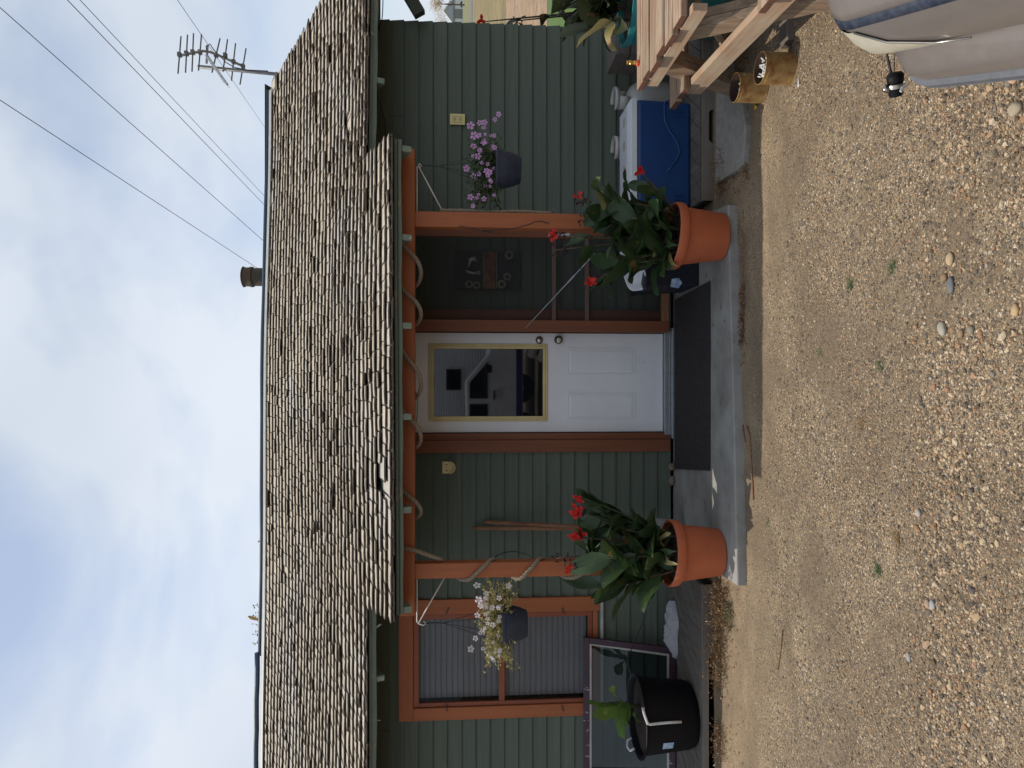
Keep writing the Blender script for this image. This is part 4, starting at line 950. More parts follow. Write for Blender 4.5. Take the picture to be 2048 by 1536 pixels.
# black bucket with rope handles
bc = Vector((-2.385, 5.03, Zd)); t = empty('black_tub', bc, 'large black plastic tub with white rope handles holding a young variegated canna', 'planter')
h = .405
b = MB(); b.lathe([(.0005, .002), (.20, 0), (.222, .02), (.232, .05), (.262, h - .03), (.262, h - .022), (.284, h - .016), (.290, h - .004), (.285, h), (.268, h - .002), (.262, h - .012), (.258, h - .05)], bc, 56); b.build('tub', M['black'], t, 2)
b = MB(); b.lathe([(.0005, h - .035), (.12, h - .03), (.258, h - .045)], bc, 30); b.build('soil', M['soil'], t)
zt_ = bc.z + h
b = MB(); ang = math.radians(-58)
def cyl(a, r, z): return bc + Vector((r * math.cos(a), r * math.sin(a), z))
aH = [math.radians(-70), math.radians(-100)]
def rr(a, X): return None
b.tube([cyl(aH[0] + .25, .262, h - .01), cyl(aH[0] + .24, .298, h + .016), cyl(aH[0] + .10, .312, h + .012), cyl(aH[0] - .08, .306, h - .006), cyl(aH[0] - .10, .298, h - .03), cyl(aH[0] - .10, .285, h - .07), cyl(aH[0] - .09, .278, h - .15), cyl(aH[0] - .09, .268, h - .25)], .009, 8); b.build('rope_handle', M['whiterope'], t, True)
b = MB(); a = math.radians(160); b.tube([cyl(a + .18, .262, h), cyl(a + .16, .285, h + .03), cyl(a, .292, h + .04), cyl(a - .16, .285, h + .03), cyl(a - .18, .262, h)], .009, 8); b.build('rope_handle', M['whiterope'], t, True)
b = MB(); a0 = math.radians(-122); rows = [[cyl(a0 + da, .262 + .002 + .02 * (zz_ - .19) / .2 - .002, zz_) for da in (0, .08, .16, .24)] for zz_ in (.19, .225, .26)]
rows = [[cyl(a0 + da, .232 + .030 * (zz_ / .375) + .003, zz_) for da in (0, .08, .16, .23)] for zz_ in (.20, .235, .275)]
b.grid(rows); b.build('label', simple('torn paper label', (.55, .60, .68), (.08, .25, .5), rough=.6, sc=22), t)
R = random.Random(77)
b = MB(); lv = [(1186, 1395, 1222, 1430, .26, .09, .1), (1255, 1402, 1215, 1402, .16, .1, .6), (1255, 1420, 1225, 1450, .22, .15, .4), (1262, 1425, 1275, 1437, .10, .07, .5)]
st0 = Vector((bc.x + .06, bc.y + .02, zt_ - .04)); top = st0 + Vector((.03, 0, .22))
b.tube([st0, st0.lerp(top, .5), top], [.012, .01, .006], 7); b.build('stem', M['stem'], t, True)
b = MB()
leafmesh(b, st0.lerp(top, .55), (-.05, -.5, 1.0), .30, .13, .3, 1.0); leafmesh(b, st0.lerp(top, .45), (.55, -.3, .8), .24, .13, 1.2, .4); leafmesh(b, st0.lerp(top, .35), (-.75, -.45, .7), .24, .17, 1.0, -.5); leafmesh(b, st0.lerp(top, .75), (.2, -.2, 1.2), .28, .09, .2, .9); leafmesh(b, st0.lerp(top, .2), (-.8, -.5, .3), .13, .07, 1.6, .2)
leafmesh(b, st0.lerp(top, .3), (-.4, -.8, .8), .2, .12, 1.2, .7)
b.build('leaves', M['cannayel'], t, True)
# cloth on the deck
b = MB(); c0_ = G(1352, 1262, Zd); n1_, n2_ = 46, 20; rows = []
for i in range(n1_ + 1):
    u = i / n1_; x = c0_.x - .23 + .46 * u; wv = (.02 + .085 * math.sin(math.pi * min(1, u * 1.02)) ** .6) * (1 + .2 * math.sin(u * 11)); row = []
    for j in range(n2_ + 1):
        v_ = j / n2_ * 2 - 1; hgt = (1 - v_ * v_) ** .5 if abs(v_) < 1 else 0
        nz = noise.noise(Vector((x * 16, v_ * 1.6, 4))) * .5 + noise.noise(Vector((x * 36, v_ * 4, 8))) * .35; cr1 = abs(noise.noise(Vector((x * 9 + v_ * 1.3, v_ * 2, 1)))) 
        row.append((x, c0_.y + .03 + v_ * wv, Zd + .004 + hgt * (.045 + .03 * math.sin(math.pi * u)) * (1 + .9 * nz - 1.1 * cr1 * .6)))
    rows.append(row)
b.grid(rows); b.build('cloth', M['cloth'], None, True, origin=c0_, label='crumpled pale grey cloth lying on the deck boards below the window', category='cloth')
# dark storage bin with teal basin on it
x0, x1 = pz(1340, 576, 4.93)[0], 1.19; t = empty('storage_bin', ((x0 + x1) / 2, 5.1, Zs), 'dark navy storage tote with a torn blue label behind the right canna', 'storage tote')
b = MB(); zt = Zs + .40; y0, y1 = 4.93, 5.36; ins = .02
b.add([(x0 + ins, y0 + ins, Zs), (x1 - ins, y0 + ins, Zs), (x1 - ins, y1 - ins, Zs), (x0 + ins, y1 - ins, Zs), (x0, y0, zt), (x1, y0, zt), (x1, y1, zt), (x0, y1, zt)], [(3, 2, 1, 0), (4, 5, 6, 7), (0, 1, 5, 4), (1, 2, 6, 5), (2, 3, 7, 6), (3, 0, 4, 7)]); b.build('tote', M['navy'], t, False, .014)
b = MB(); b.ab((x0 - .012, y0 - .012, zt - .02), (x1 + .01, y1 + .01, zt - .004)); b.build('rim', M['navy'], t, False, .005)
lb = simple('torn blue white label', (.55, .6, .7), (.03, .2, .5), rough=.6, sc=26); b = MB(); q = P(1352, 568, 4.93); b.add([(q.x - .03, 4.934, q.z - .02), (q.x + .01, 4.933, q.z - .045), (q.x + .045, 4.932, q.z - .02), (q.x + .035, 4.930, q.z + .03), (q.x - .02, 4.930, q.z + .04)], [(0, 1, 2, 3, 4)]); b.build('label', lb, t)
t = empty('plastic_basin', (x0 + .16, 5.03, zt), 'white and teal plastic basin tipped up on the navy tote', 'basin')
TM = Matrix.Rotation(math.radians(38), 3, 'X') @ Matrix.Rotation(math.radians(-28), 3, 'Y')
def sq(v): 
    r = math.hypot(v.x, v.y); 
    if r < 1e-6: return v
    a = math.atan2(v.y, v.x); k = 1 / (abs(math.cos(a)) ** 5 + abs(math.sin(a)) ** 5) ** .2; return Vector((v.x * k * 1.25, v.y * k * .8, v.z))
b = MB(); b.lathe([(.0005, .002), (.085, 0), (.10, .012), (.112, .05), (.120, .052), (.121, .058), (.108, .058), (.09, .02), (.0005, .014)], (x0 + .155, 5.02, zt + .03), 36, sq, axis=TM); b.build('basin', M['whiteplastic'], t, 2)
b = MB(); b.lathe([(.122, .048), (.126, .049), (.126, .034), (.120, .030), (.115, .044)], (x0 + .155, 5.02, zt + .03), 36, sq, axis=TM); b.build('rim', M['teal'], t, 2)
# cooler
x0, x1 = pz(1330, 413, 5.0)[0], pz(1330, 196, 5.0)[0]; y0 = G(1383, 300, Zd).y; y1 = y0 + .30; z0 = Zd; zt = pz(1275, 300, y0)[1]
t = empty('cooler', ((x0 + x1) / 2, (y0 + y1) / 2, z0), 'large blue cooler chest with a white lid standing on the right deck', 'cooler')
b = MB(); ins = .012; b.add([(x0 + ins, y0 + ins, z0), (x1 - ins, y0 + ins, z0), (x1 - ins, y1, z0), (x0 + ins, y1, z0), (x0, y0, zt), (x1, y0, zt), (x1, y1, zt), (x0, y1, zt)], [(3, 2, 1, 0), (4, 5, 6, 7), (0, 1, 5, 4), (1, 2, 6, 5), (2, 3, 7, 6), (3, 0, 4, 7)]); bo = b.build('body', M['bluecool'], t, False, .022)
b = MB(); cur = []
for X, Y in ((1345, 197), (1330, 204), (1329, 225), (1331, 243), (1340, 262), (1350, 276), (1358, 292), (1360, 304), (1355, 318), (1345, 330), (1334, 345)): q = P(X, Y, y0 - .001); cur.append(q + Vector((0, .009 - .006 * (q.z - z0) / (zt - z0) * 0 - .009 * (q.z - z0) / (zt - z0), 0)))
b.tube(cur, .007, 8); b.build('moulded_line', M['bluecool'], bo, True)
b = MB()
for i in range(5): b = MB(); q = P(1352, 222 + i * 9 if i < 2 else 372 + i * 9, y0 - .001); b.beam((q.x, y0 + .004, z0 + .05), (q.x, y0 + .001, z0 + .13), .010, .008, (0, -1, 0)); b.build('moulded_rib', M['bluecool'], bo, False, .003)
b = MB(); zl = zt + .002; b.add([(x0 - .006, y0 - .008, zl), (x1 + .006, y0 - .008, zl), (x1 + .006, y1 + .004, zl), (x0 - .006, y1 + .004, zl), (x0, y0 - .002, zl + .045), (x1, y0 - .002, zl + .045), (x1, y1, zl + .045), (x0, y1, zl + .045), (x0 + .035, y0 + .04, zl + .065), (x1 - .035, y0 + .04, zl + .065), (x1 - .035, y1 - .02, zl + .065), (x0 + .035, y1 - .02, zl + .065)],
    [(3, 2, 1, 0), (0, 1, 5, 4), (1, 2, 6, 5), (2, 3, 7, 6), (3, 0, 4, 7), (4, 5, 9, 8), (5, 6, 10, 9), (6, 7, 11, 10), (7, 4, 8, 11), (8, 9, 10, 11)]); lid = b.build('lid', M['whiteplastic'], t, False, .006)
b = MB()
for k in range(4):
    xx = x0 + .13 + (x1 - x0 - .26) * k / 3; b.lathe([(.034, 0), (.034, .003), (.030, .0032), (.028, .0005), (.0005, .0005)], (xx, y0 + .13, zl + .0655), 22)
b.build('cup_holder', simple('stained lid plastic', (.50, .47, .42), rough=.5), lid, True)
# gas cylinders
def cylinder(cx, lab):
    t = empty('gas_cylinder', (cx, 5.435, Zd), lab, 'gas cylinder', 'white gas cylinders against the wall'); r = .142; c0 = (cx, 5.435, Zd)
    b = MB(); b.lathe([(.10, .0), (.10, .025), (r - .03, .03), (r - .008, .055), (r, .09), (r, .27), (r - .008, .31), (r - .035, .35), (.07, .375), (.03, .385), (.0005, .386)], c0, 40); b.build('tank', M['tank'], t, True)
    b = MB(); n = 30; rows = []
    for zz_ in (.375, .40, .45, .485):
        rows.append([(cx + .095 * math.cos(a) * (1 + .03 * (zz_ > .48)), 5.435 + .095 * math.sin(a), Zd + zz_) for a in [math.radians(-215 + 250 * i / n + 90 - 35) for i in range(n + 1)]])
    # two uprights with an open window between them
    b.grid([rows[2], rows[3]]); 
    for seg in ((0, 8), (22, 30)): b.grid([[r_[i] for i in range(seg[0], seg[1] + 1)] for r_ in rows[:3]])
    o = b.build('collar', M['tank'], t, True); so_ = o.modifiers.new('solid', 'SOLIDIFY'); so_.thickness = .004
    b = MB(); b.lathe([(.014, .38), (.014, .43), (.02, .432), (.02, .445), (.028, .447), (.028, .458), (.0005, .46)], c0, 14); b.tube([(cx, 5.435, Zd + .415), (cx - .0, 5.375, Zd + .415)], [.012, .016], 10); b.build('valve', M['brass'], t, True)
cylinder(pz(1230, 200, 5.435)[0], 'white gas cylinder beside the right end of the blue cooler'); cylinder(pz(1230, 298, 5.435)[0], 'white gas cylinder hidden behind the blue cooler, only its collar showing')

# ------------------------------------------------------------------ picnic table
tx = 1.665; ZT = .75; t = empty('picnic_table', (2.5, 3.6, 0), 'weathered unpainted picnic table standing before the right deck', 'picnic table')
XE = 3.35; dB, dF = 3.985, 3.16; nb = 6; bw = (dB - dF) / nb
b = MB()
for i in range(nb):
    y1_ = dB - i * bw; y0_ = y1_ - bw + .014; xs_ = tx + U(-.012, .02)
    b.ab((xs_, y0_, ZT - .036 + U(-.001, .001)), (XE, y1_, ZT + U(-.003, .003))); b.m[-2] = 1
top_ = b.build('tabletop', [M['weathered'], M['endgrain']], t, False, .005)
for ya, yb, zz_, xo in ((4.33, 4.20, .455, 1.705), (4.185, 4.05, .455, 1.715), (3.02, 2.89, .455, 1.62), (2.875, 2.74, .455, 1.63)):
    if ya in (4.33, 3.02): b = MB()
    b.ab((xo, yb, zz_ - .038), (XE, ya, zz_)); b.m[-2] = 1
    if ya in (4.185, 2.875): b.build('seat', [M['weathered'], M['endgrain']], t, False, .005)
for xq_ in (tx + .035, XE - .25):
    b = MB(); b.beam((xq_, dB - .04, ZT - .078), (xq_, dF - .03, ZT - .078), .038, .072); b.build('top_brace', M['weathered_y'], t, False, .004)
    b = MB(); b.beam((xq_ + .075, 4.21, .455 - .10), (xq_ - .03, 2.78, .455 - .10), .04, .115); b.build('cross_member', M['weathered_y'], t, False, .004)
    for ya, yb in ((4.37, 3.86), (3.12, 3.50)):
        b = MB()
        for k in (0, 1): b.beam((xq_ + (.155 if ya > 4 else .07) + .047 * k, ya, .0), (xq_ + (.10 if ya > 4 else .05) + .047 * k, yb, ZT - .05), .045, .12, (0, 1, 0))
        b.build('leg', M['weathered_z'], t, False, .004)
b = MB(); b.beam((tx + .09, 3.62, .37), (tx + .62, 3.66, .68), .02, .03); b.build('diagonal_brace', M['weathered_z'], t, False, .003)
# brass hose end on the table
q = P(1272, 126, 3.93); t = empty('hose_fitting', (q.x, 3.93, ZT), 'short brass hose fitting with an orange ring standing on the picnic table', 'hose fitting')
b = MB(); b.lathe([(.014, 0), (.017, .002), (.017, .013), (.013, .016)], (q.x, 3.93, ZT), 16, cap0=True); b.build('ring', M['redplastic'], t, True)
b = MB(); b.lathe([(.012, .014), (.012, .03), (.0105, .032), (.0115, .034), (.0115, .042), (.0135, .044), (.0135, .052), (.0115, .054), (.012, .056), (.012, .068), (.009, .07), (.0005, .071)], (q.x, 3.93, ZT), 20); b.build('nozzle', M['brass'], t, 2)

# ------------------------------------------------------------------ ribbed cans
def can(cx, cy, r, h, lab, butts):
    t = empty('tin_can', (cx, cy, 0), lab, 'tin can', 'ribbed tin cans on the gravel'); prof_ = [(r, 0), (r, .01)]
    n = 22
    for i in range(n): z = .014 + (h - .035) * i / n; dz = (h - .035) / n; prof_ += [(r - .0012, z), (r + .0012, z + dz * .5)]
    prof_ += [(r, h - .02), (r, h - .004), (r + .002, h - .002), (r + .002, h), (r - .001, h)]
    b = MB(); b.lathe(prof_, (cx, cy, 0), 44); b.build('can', M['can'], t, True)
    b = MB(); b.lathe([(r - .001, h), (r - .002, .05), (.0005, .05)], (cx, cy, 0), 30); b.build('inside', M['candark'], t, True)
    b = MB()
    for i in range(butts): a = U(0, 6.28); q = Vector((cx + r * .75 * math.sqrt(R.random()) * math.cos(a), cy + r * .75 * math.sqrt(R.random()) * math.sin(a), h - .05 + U(-.01, .025))); d = Vector((U(-1, 1), U(-1, 1), U(-.2, .6))).normalized() * .03; b.tube([q, q + d], .004, 6)
    if butts: b.build('cigarette_ends', simple('cigarette paper', (.75, .74, .72), rough=.8), t)
q1 = G(1537, 166, 0); q2 = G(1597, 125, 0)
can(q1.x - .0, q1.y + .075, .080, .168, 'ribbed rusty tin can under the table leg, the smaller and darker one', 3)
can(q2.x, q2.y + .078, .080, .172, 'ribbed golden tin can full of white cigarette ends', 46)

# ------------------------------------------------------------------ crate and turquoise planter behind the table
c_ = P(1250, 80, 5.2); t = empty('wooden_crate', (2.55, 5.25, Zd), 'grey wooden crate behind the picnic table next to the wall corner', 'crate')
x0 = pz(1240, 107, 5.1)[0]; zt = pz(1233, 80, 5.1)[1]
b = MB(); 
for k in range(5): b.ab((x0, 5.1, Zd + .01 + k * (zt - Zd) / 5), (x0 + .55, 5.118, Zd + (k + .94) * (zt - Zd) / 5)); b.ab((x0, 5.119, Zd + .01 + k * (zt - Zd) / 5), (x0 + .018, 5.45, Zd + (k + .94) * (zt - Zd) / 5))
b.ab((x0 - .002, 5.12, zt - .02), (x0 + .55, 5.45, zt)); b.build('planks', M['greywood'], t, False, .003)
pc = Vector((pz(1265, 87, 4.66)[0] + .24, 4.66, 0)); zr_ = pz(1262, 60, 4.5)[1]; t = empty('turquoise_planter', pc, 'turquoise pot of dark striped canna behind the picnic table', 'potted plant')
b = MB(); b.lathe([(.0005, .0), (.15, 0), (.17, .02), (.225, zr_ - .05), (.243, zr_ - .04), (.245, zr_), (.226, zr_), (.22, zr_ - .06)], pc, 48); b.build('pot', M['teal'], t, 2)
b = MB(); b.lathe([(.0005, zr_ - .03), (.222, zr_ - .04)], pc, 24); b.build('soil', M['soil'], t)
canna(t, pc.x, pc.y, zr_, .18, 9, (.1, .34), 31, [], 'cannadk', 1.25, (.24, .36), nlv=(4, 5))
# dark cannas out beyond the house corner
pc2 = Vector((3.35, 5.9, 0)); t = empty('canna_clump', pc2, 'dark leaved canna clump beyond the right corner of the wall', 'plant')
canna(t, 3.25, 5.9, .35, .3, 8, (.3, .55), 41, [(*pt(960, 44, 6.0), 'f'), (*pt(1028, 42, 6.0), 'b')], 'cannadk', 1.1, (.22, .34))

# ------------------------------------------------------------------ antenna
t = empty('tv_antenna', (3.9, 8.9, 0), 'old television antenna on a mast above the right end of the roof', 'antenna'); D = 8.9
pa = P(396, 133, D); pb = P(540, 147, D); b = MB(); dirn = (pb - pa); low = pa + dirn * ((pa.z - 0) / (pa.z - pb.z)); b.tube([pa, pb, low], [.021, .021, .024], 10); b.build('mast', M['antenna'], t, True)
boom = [(358, 112, -.25), (380, 107, -.15), (406, 102, -.05), (420, 104, .0), (440, 112, .08), (460, 121, .14), (490, 134, .22)]
bp = [P(X, Y, D + dd_) for X, Y, dd_ in boom]; b = MB(); b.tube(bp, .016, 8); b.build('boom', M['galv'], t, True)
for (X0, Y0, X1, Y1, dd_) in ((362, 73, 356, 147, -.25), (375, 70, 371, 145, -.18), (387, 67, 384, 143, -.12), (403, 69, 397, 141, -.06), (440, 77, 424, 145, .06), (455, 79, 446, 143, .1), (471, 87, 463, 161, .16), (492, 97, 480, 169, .22)):
    b = MB(); a, c_ = P(X0, Y0, D + dd_ + .12), P(X1, Y1, D + dd_ - .12); b.tube([a, c_], .0085, 6); m_ = a.lerp(c_, .5); b.box(m_, (.05, .05, .04)); b.build('element', M['antenna'], t)
b = MB(); a, c_ = P(414, 110, D), P(455, 169, D - .5); b.tube([a, c_], .012, 8)
for k in range(13): q = a.lerp(c_, .08 + k * .075); b.tube([q + Vector((-.045, .0, -.03)), q + Vector((.03, 0, .05))], .004, 5)
b.tube([P(415, 91, D), P(413, 127, D)], .014, 6); b.build('uhf_array', M['galv'], t)
b = MB(); b.tube([P(414, 106, D), P(412, 92, D - .1), P(420, 88, D - .1), P(428, 100, D), P(440, 112, D), P(452, 125, D), P(470, 135, D), P(495, 140, D - .03), P(536, 142, D)], .006, 5); b.build('lead', M['wire'], t)

# power lines
for k, ((X0, Y0), (X1, Y1), r) in enumerate((((0, 15), (525, 480), .006), ((0, 200), (505, 530), .006), ((135, 0), (527, 408), .006), ((160, 0), (527, 390), .005), ((355, 0), (525, 248), .004))):
    a, c_ = P(X0, Y0, 12), P(X1, Y1, 22 + k); d = c_ - a; a2 = a - d * .6; c2 = c_ + d * .9; n = 14
    pts = [a2.lerp(c2, i / n) + Vector((0, 0, -.0)) for i in range(n + 1)]
    b = MB(); b.tube(pts, r * 1.25, 5); labs = ['second lowest thin black power line, crossing the sky to the ridge above the right canna', 'lowest thin black power line, ending behind the vent pipe', 'upper of the close pair of power lines, on their lower left side', 'upper right wire of the close pair of power lines', 'faint topmost power line passing behind the antenna']
    labs[2] = 'left wire of the close pair of power lines crossing the sky'
    b.build('power_line', M['wire'], None, origin=a2, label=labs[k], category='power line', group='power lines crossing the sky')
# tree tips above the ridge
b = MB(); t = empty('tree', (-3.2, 14, 0), 'tree whose top leaves just show above the roof ridge on the left', 'tree')
b.tube([(-3.2, 14, 0), (-3.15, 14, 2), (-3.2, 14, 4.2), (-3.1, 14, 5.2)], [.16, .13, .09, .02], 8); b.build('trunk', M['bark'], t, True)
b = MB(); R = random.Random(5)
for k in range(320):
    a = Vector((R.gauss(0, .45), R.gauss(0, .4), R.gauss(0, .42))); q = Vector((-3.1, 14, 5.0)) + a; zl_ = pz(532, 1250, 14)[1] + .02 - abs(q.x + 3.1) * .25
    if q.z > zl_: q.z = zl_ - R.random() * .8
    d = Vector((U(-1, 1), U(-1, 1), U(-1, .5))).normalized(); s_ = d.cross(Vector((U(-1, 1), U(-1, 1), 1))).normalized(); b.add([q, q + d * .05 + s_ * .03, q + d * .11, q + d * .05 - s_ * .03], [(0, 1, 2, 3)])
for i in range(5):
    q = P(512, 1215 + i * 18, 14) + Vector((0, 0, -.15)); b.tube([q, q + Vector((U(-.05, .05), 0, .2))], .004, 4)
    for j in range(7): p_ = q + Vector((U(-.05, .05), 0, U(.05, .22))); b.add([p_, p_ + Vector((.03, 0, .02)), p_ + Vector((.05, 0, .0))], [(0, 1, 2)])
q = P(513, 1240, 14); leafmesh(b, q + Vector((0, 0, -.12)), (.2, 0, 1), .3, .10, .8, 1.2)
b.build('crown', M['treeleaf'], t)
# ------------------------------------------------------------------ gravel
R = random.Random(3)
pm = Mt('pebbles'); isl = pm.island()
c = pm.ramp(isl, [(0, (.085, .06, .035)), (.16, (.44, .31, .185)), (.30, (.28, .205, .13)), (.42, (.14, .115, .09)), (.52, (.52, .395, .25)), (.64, (.33, .18, .09)), (.74, (.07, .065, .06)), (.82, (.55, .45, .32)), (.90, (.20, .18, .155)), (.95, (.38, .23, .14))], 'CONSTANT')
c = pm.mix(pm.math('MULTIPLY', pm.noise(pm.coord((1, 1, 1)), 55, 4, .6), .5), c, (.16, .12, .08)); pm.col(c); pm.rough(.85)
pm.bump(pm.noise(pm.coord((1, 1, 1)), 160, 4), .002); M['pebble'] = pm.m
# icosahedron
ph = (1 + 5 ** .5) / 2
ICO = np.array([(-1, ph, 0), (1, ph, 0), (-1, -ph, 0), (1, -ph, 0), (0, -1, ph), (0, 1, ph), (0, -1, -ph), (0, 1, -ph), (ph, 0, -1), (ph, 0, 1), (-ph, 0, -1), (-ph, 0, 1)], float); ICO /= np.linalg.norm(ICO[0])
ICF = np.array([(0, 11, 5), (0, 5, 1), (0, 1, 7), (0, 7, 10), (0, 10, 11), (1, 5, 9), (5, 11, 4), (11, 10, 2), (10, 7, 6), (7, 1, 8), (3, 9, 4), (3, 4, 2), (3, 2, 6), (3, 6, 8), (3, 8, 9), (4, 9, 5), (2, 4, 11), (6, 2, 10), (8, 6, 7), (9, 8, 1)])
rng = np.random.default_rng(4)
pos = []
def bands(x, y):
    """how stony the yard is here: sandy by the slab, stonier towards the camera, with a ridge of big stones"""
    n_ = noise.noise(Vector((x * 1.1, y * 1.4, 5))) * .5 + noise.noise(Vector((x * 3, y * 3, 2))) * .25
    base = max(0.04, min(1, (4.02 - y) / .75 + n_ * .9)) * max(.10, min(1, .62 + 1.9 * noise.noise(Vector((x * 1.3, y * 1.9, 11))) + .8 * noise.noise(Vector((x * 5, y * 6, 1))))); coarse = math.exp(-((y - (2.40 - .03 * x)) / .15) ** 2) * 1.3 + (.75 if x > .1 and y < 2.2 else 0) + (.15 if y < 2.3 else 0)
    return base, min(1, coarse * (.75 + n_))
tries = 0
while len(pos) < 95000 and tries < 600000:
    tries += 1; y = 1.25 + 3.1 * R.random() ** 1.15; x = (R.random() * 2 - 1) * (.35 + y * .60)
    bs_, co = bands(x, y)
    u = R.random()
    if u > bs_: continue
    if R.random() < co * .055: sz = R.choice([.005, .006, .007, .008, .010, .013]) * U(.8, 1.2)
    elif R.random() < .07 + .25 * co: sz = U(.0042, .0072)
    else: sz = U(.0016, .0038)
    if x > .6 and y < 2.0 and R.random() < .5: pass
    pos.append((x, y, gz(x, y), sz))
pos = np.array(pos); n_ = len(pos)
sc = pos[:, 3:4] * np.stack([rng.uniform(.8, 1.5, n_), rng.uniform(.7, 1.1, n_), rng.uniform(.45, .8, n_)], 1)
an = rng.uniform(0, 6.28, n_); V_ = ICO[None] * (1 + rng.uniform(-.16, .16, (n_, 12, 1))) * sc[:, None, :]
ca, sa = np.cos(an)[:, None], np.sin(an)[:, None]; X_ = V_[:, :, 0] * ca - V_[:, :, 1] * sa; Y_ = V_[:, :, 0] * sa + V_[:, :, 1] * ca
til = rng.uniform(-.3, .3, (n_, 1)); Z_ = V_[:, :, 2] + X_ * til
VV = np.stack([X_ + pos[:, 0:1], Y_ + pos[:, 1:2], Z_ + pos[:, 2:3] + sc[:, 2:3] * .35], 2).reshape(-1, 3)
FF = (ICF[None] + (np.arange(n_) * 12)[:, None, None]).reshape(-1, 3)
me = bpy.data.meshes.new('gravel'); me.vertices.add(len(VV)); me.vertices.foreach_set('co', VV.astype(np.float32).ravel())
me.loops.add(FF.size); me.loops.foreach_set('vertex_index', FF.astype(np.int32).ravel()); me.polygons.add(len(FF)); me.polygons.foreach_set('loop_start', (np.arange(len(FF)) * 3).astype(np.int32))
me.polygons.foreach_set('use_smooth', np.zeros(len(FF), bool)); me.update(calc_edges=True); me.materials.append(M['pebble'])
go_ = bpy.data.objects.new('gravel', me); S.collection.objects.link(go_); go_['kind'] = 'stuff'; go_['label'] = 'loose mixed gravel scattered over the sandy yard'
# single stones one can point at
def stone(X, Y, w_, d_, col, lab, h=.6):
    q = G(X, Y, 0); b = MB(); n = 14; rings = []
    for i in range(9):
        t = -math.pi / 2 + math.pi * i / 8; rings.append((max(.0004, math.cos(t)), math.sin(t)))
    sd_ = U(0, 50); a0 = U(0, 3)
    def fn(v):
        k = 1 + .22 * noise.noise(Vector((v.x * 1.4 + sd_, v.y * 1.4, v.z * 1.4))); x = v.x * k * w_ / 2; y = v.y * k * d_ / 2; return Vector((x * math.cos(a0 * .15) - y * math.sin(a0 * .15), x * math.sin(a0 * .15) + y * math.cos(a0 * .15), v.z * k * min(w_, d_) / 2 * h))
    b.lathe(rings, (0, 0, 0), n, fn); z0_ = gz(q.x, q.y); b.v = [(v[0] + q.x, v[1] + q.y, v[2] + z0_ + min(w_, d_) * h * .28) for v in b.v]
    b.build('stone', simple('stone skin', col, tuple(c * .75 for c in col), rough=.8, sc=22, bump=.001, bsc=200), None, True, origin=(q.x, q.y, z0_), label=lab, category='stone', group='larger stones in the gravel')
stone(1888, 658, .052, .040, (.35, .33, .27), 'largest pale grey flat stone in the middle of the gravel')
stone(1907, 570, .060, .034, (.14, .145, .15), 'dark slate grey oblong stone in the gravel')
stone(1905, 518, .050, .034, (.44, .33, .20), 'rough tan stone just right of the dark slate one')
stone(1945, 660, .032, .030, (.24, .21, .16), 'round olive brown stone near the pale grey flat stone')
stone(1925, 667, .03, .028, (.28, .19, .11), 'brown round stone touching the olive one')
stone(1893, 555, .032, .030, (.26, .17, .10), 'rounded brown stone beside the dark slate one')
stone(2031, 148, .062, .05, (.48, .31, .20), 'large pinkish stone at the foot of the car bumper')
stone(2036, 218, .045, .055, (.36, .30, .21), 'broad tan stone in front of the car bumper')
stone(1704, 256, .028, .026, (.26, .19, .12), 'single brown stone between the cans and the slab front')
stone(1839, 1026, .034, .028, (.36, .335, .31), 'pale lilac grey stone below the left canna pot')
stone(1869, 1210, .036, .030, (.32, .32, .33), 'pale blue grey stone in the left stony patch')
stone(1858, 1208, .036, .024, (.36, .24, .17), 'pinkish stone touching the pale blue grey one')
stone(1864, 1255, .034, .030, (.28, .21, .14), 'brown stone at the low end of the left stony patch')
stone(1855, 1290, .034, .030, (.36, .24, .17), 'reddish brown stone in the left stony patch')
stone(1822, 1314, .038, .024, (.30, .30, .29), 'grey long stone at the left stony patch')
stone(1708, 549, .020, .020, (.42, .28, .16), 'small tan stone beside a grass tuft')
stone(2035, 620, .04, .03, (.46, .32, .17), 'yellowish stone at the near edge of the yard')
for X, Y, w_, d_, lab in ((1351, 934, .06, .05, 'rounded tan cobble against the wall foot left of the doormat'), (1352, 962, .08, .05, 'longer tan cobble against the wall foot')):
    q = G(X, Y, Zs); b = MB(); rings = [(max(.0004, math.cos(t)), math.sin(t)) for t in [-math.pi / 2 + math.pi * i / 8 for i in range(9)]]
    b.lathe(rings, (0, 0, 0), 14, lambda v: Vector((v.x * w_ / 2, v.y * d_ / 2, v.z * .028))); b.v = [(v[0] + q.x, v[1] + 5.53, v[2] + Zs + .024) for v in b.v]
    b.build('cobble', M['stone'], None, True, origin=(q.x, 5.53, Zs), label=lab, category='stone')

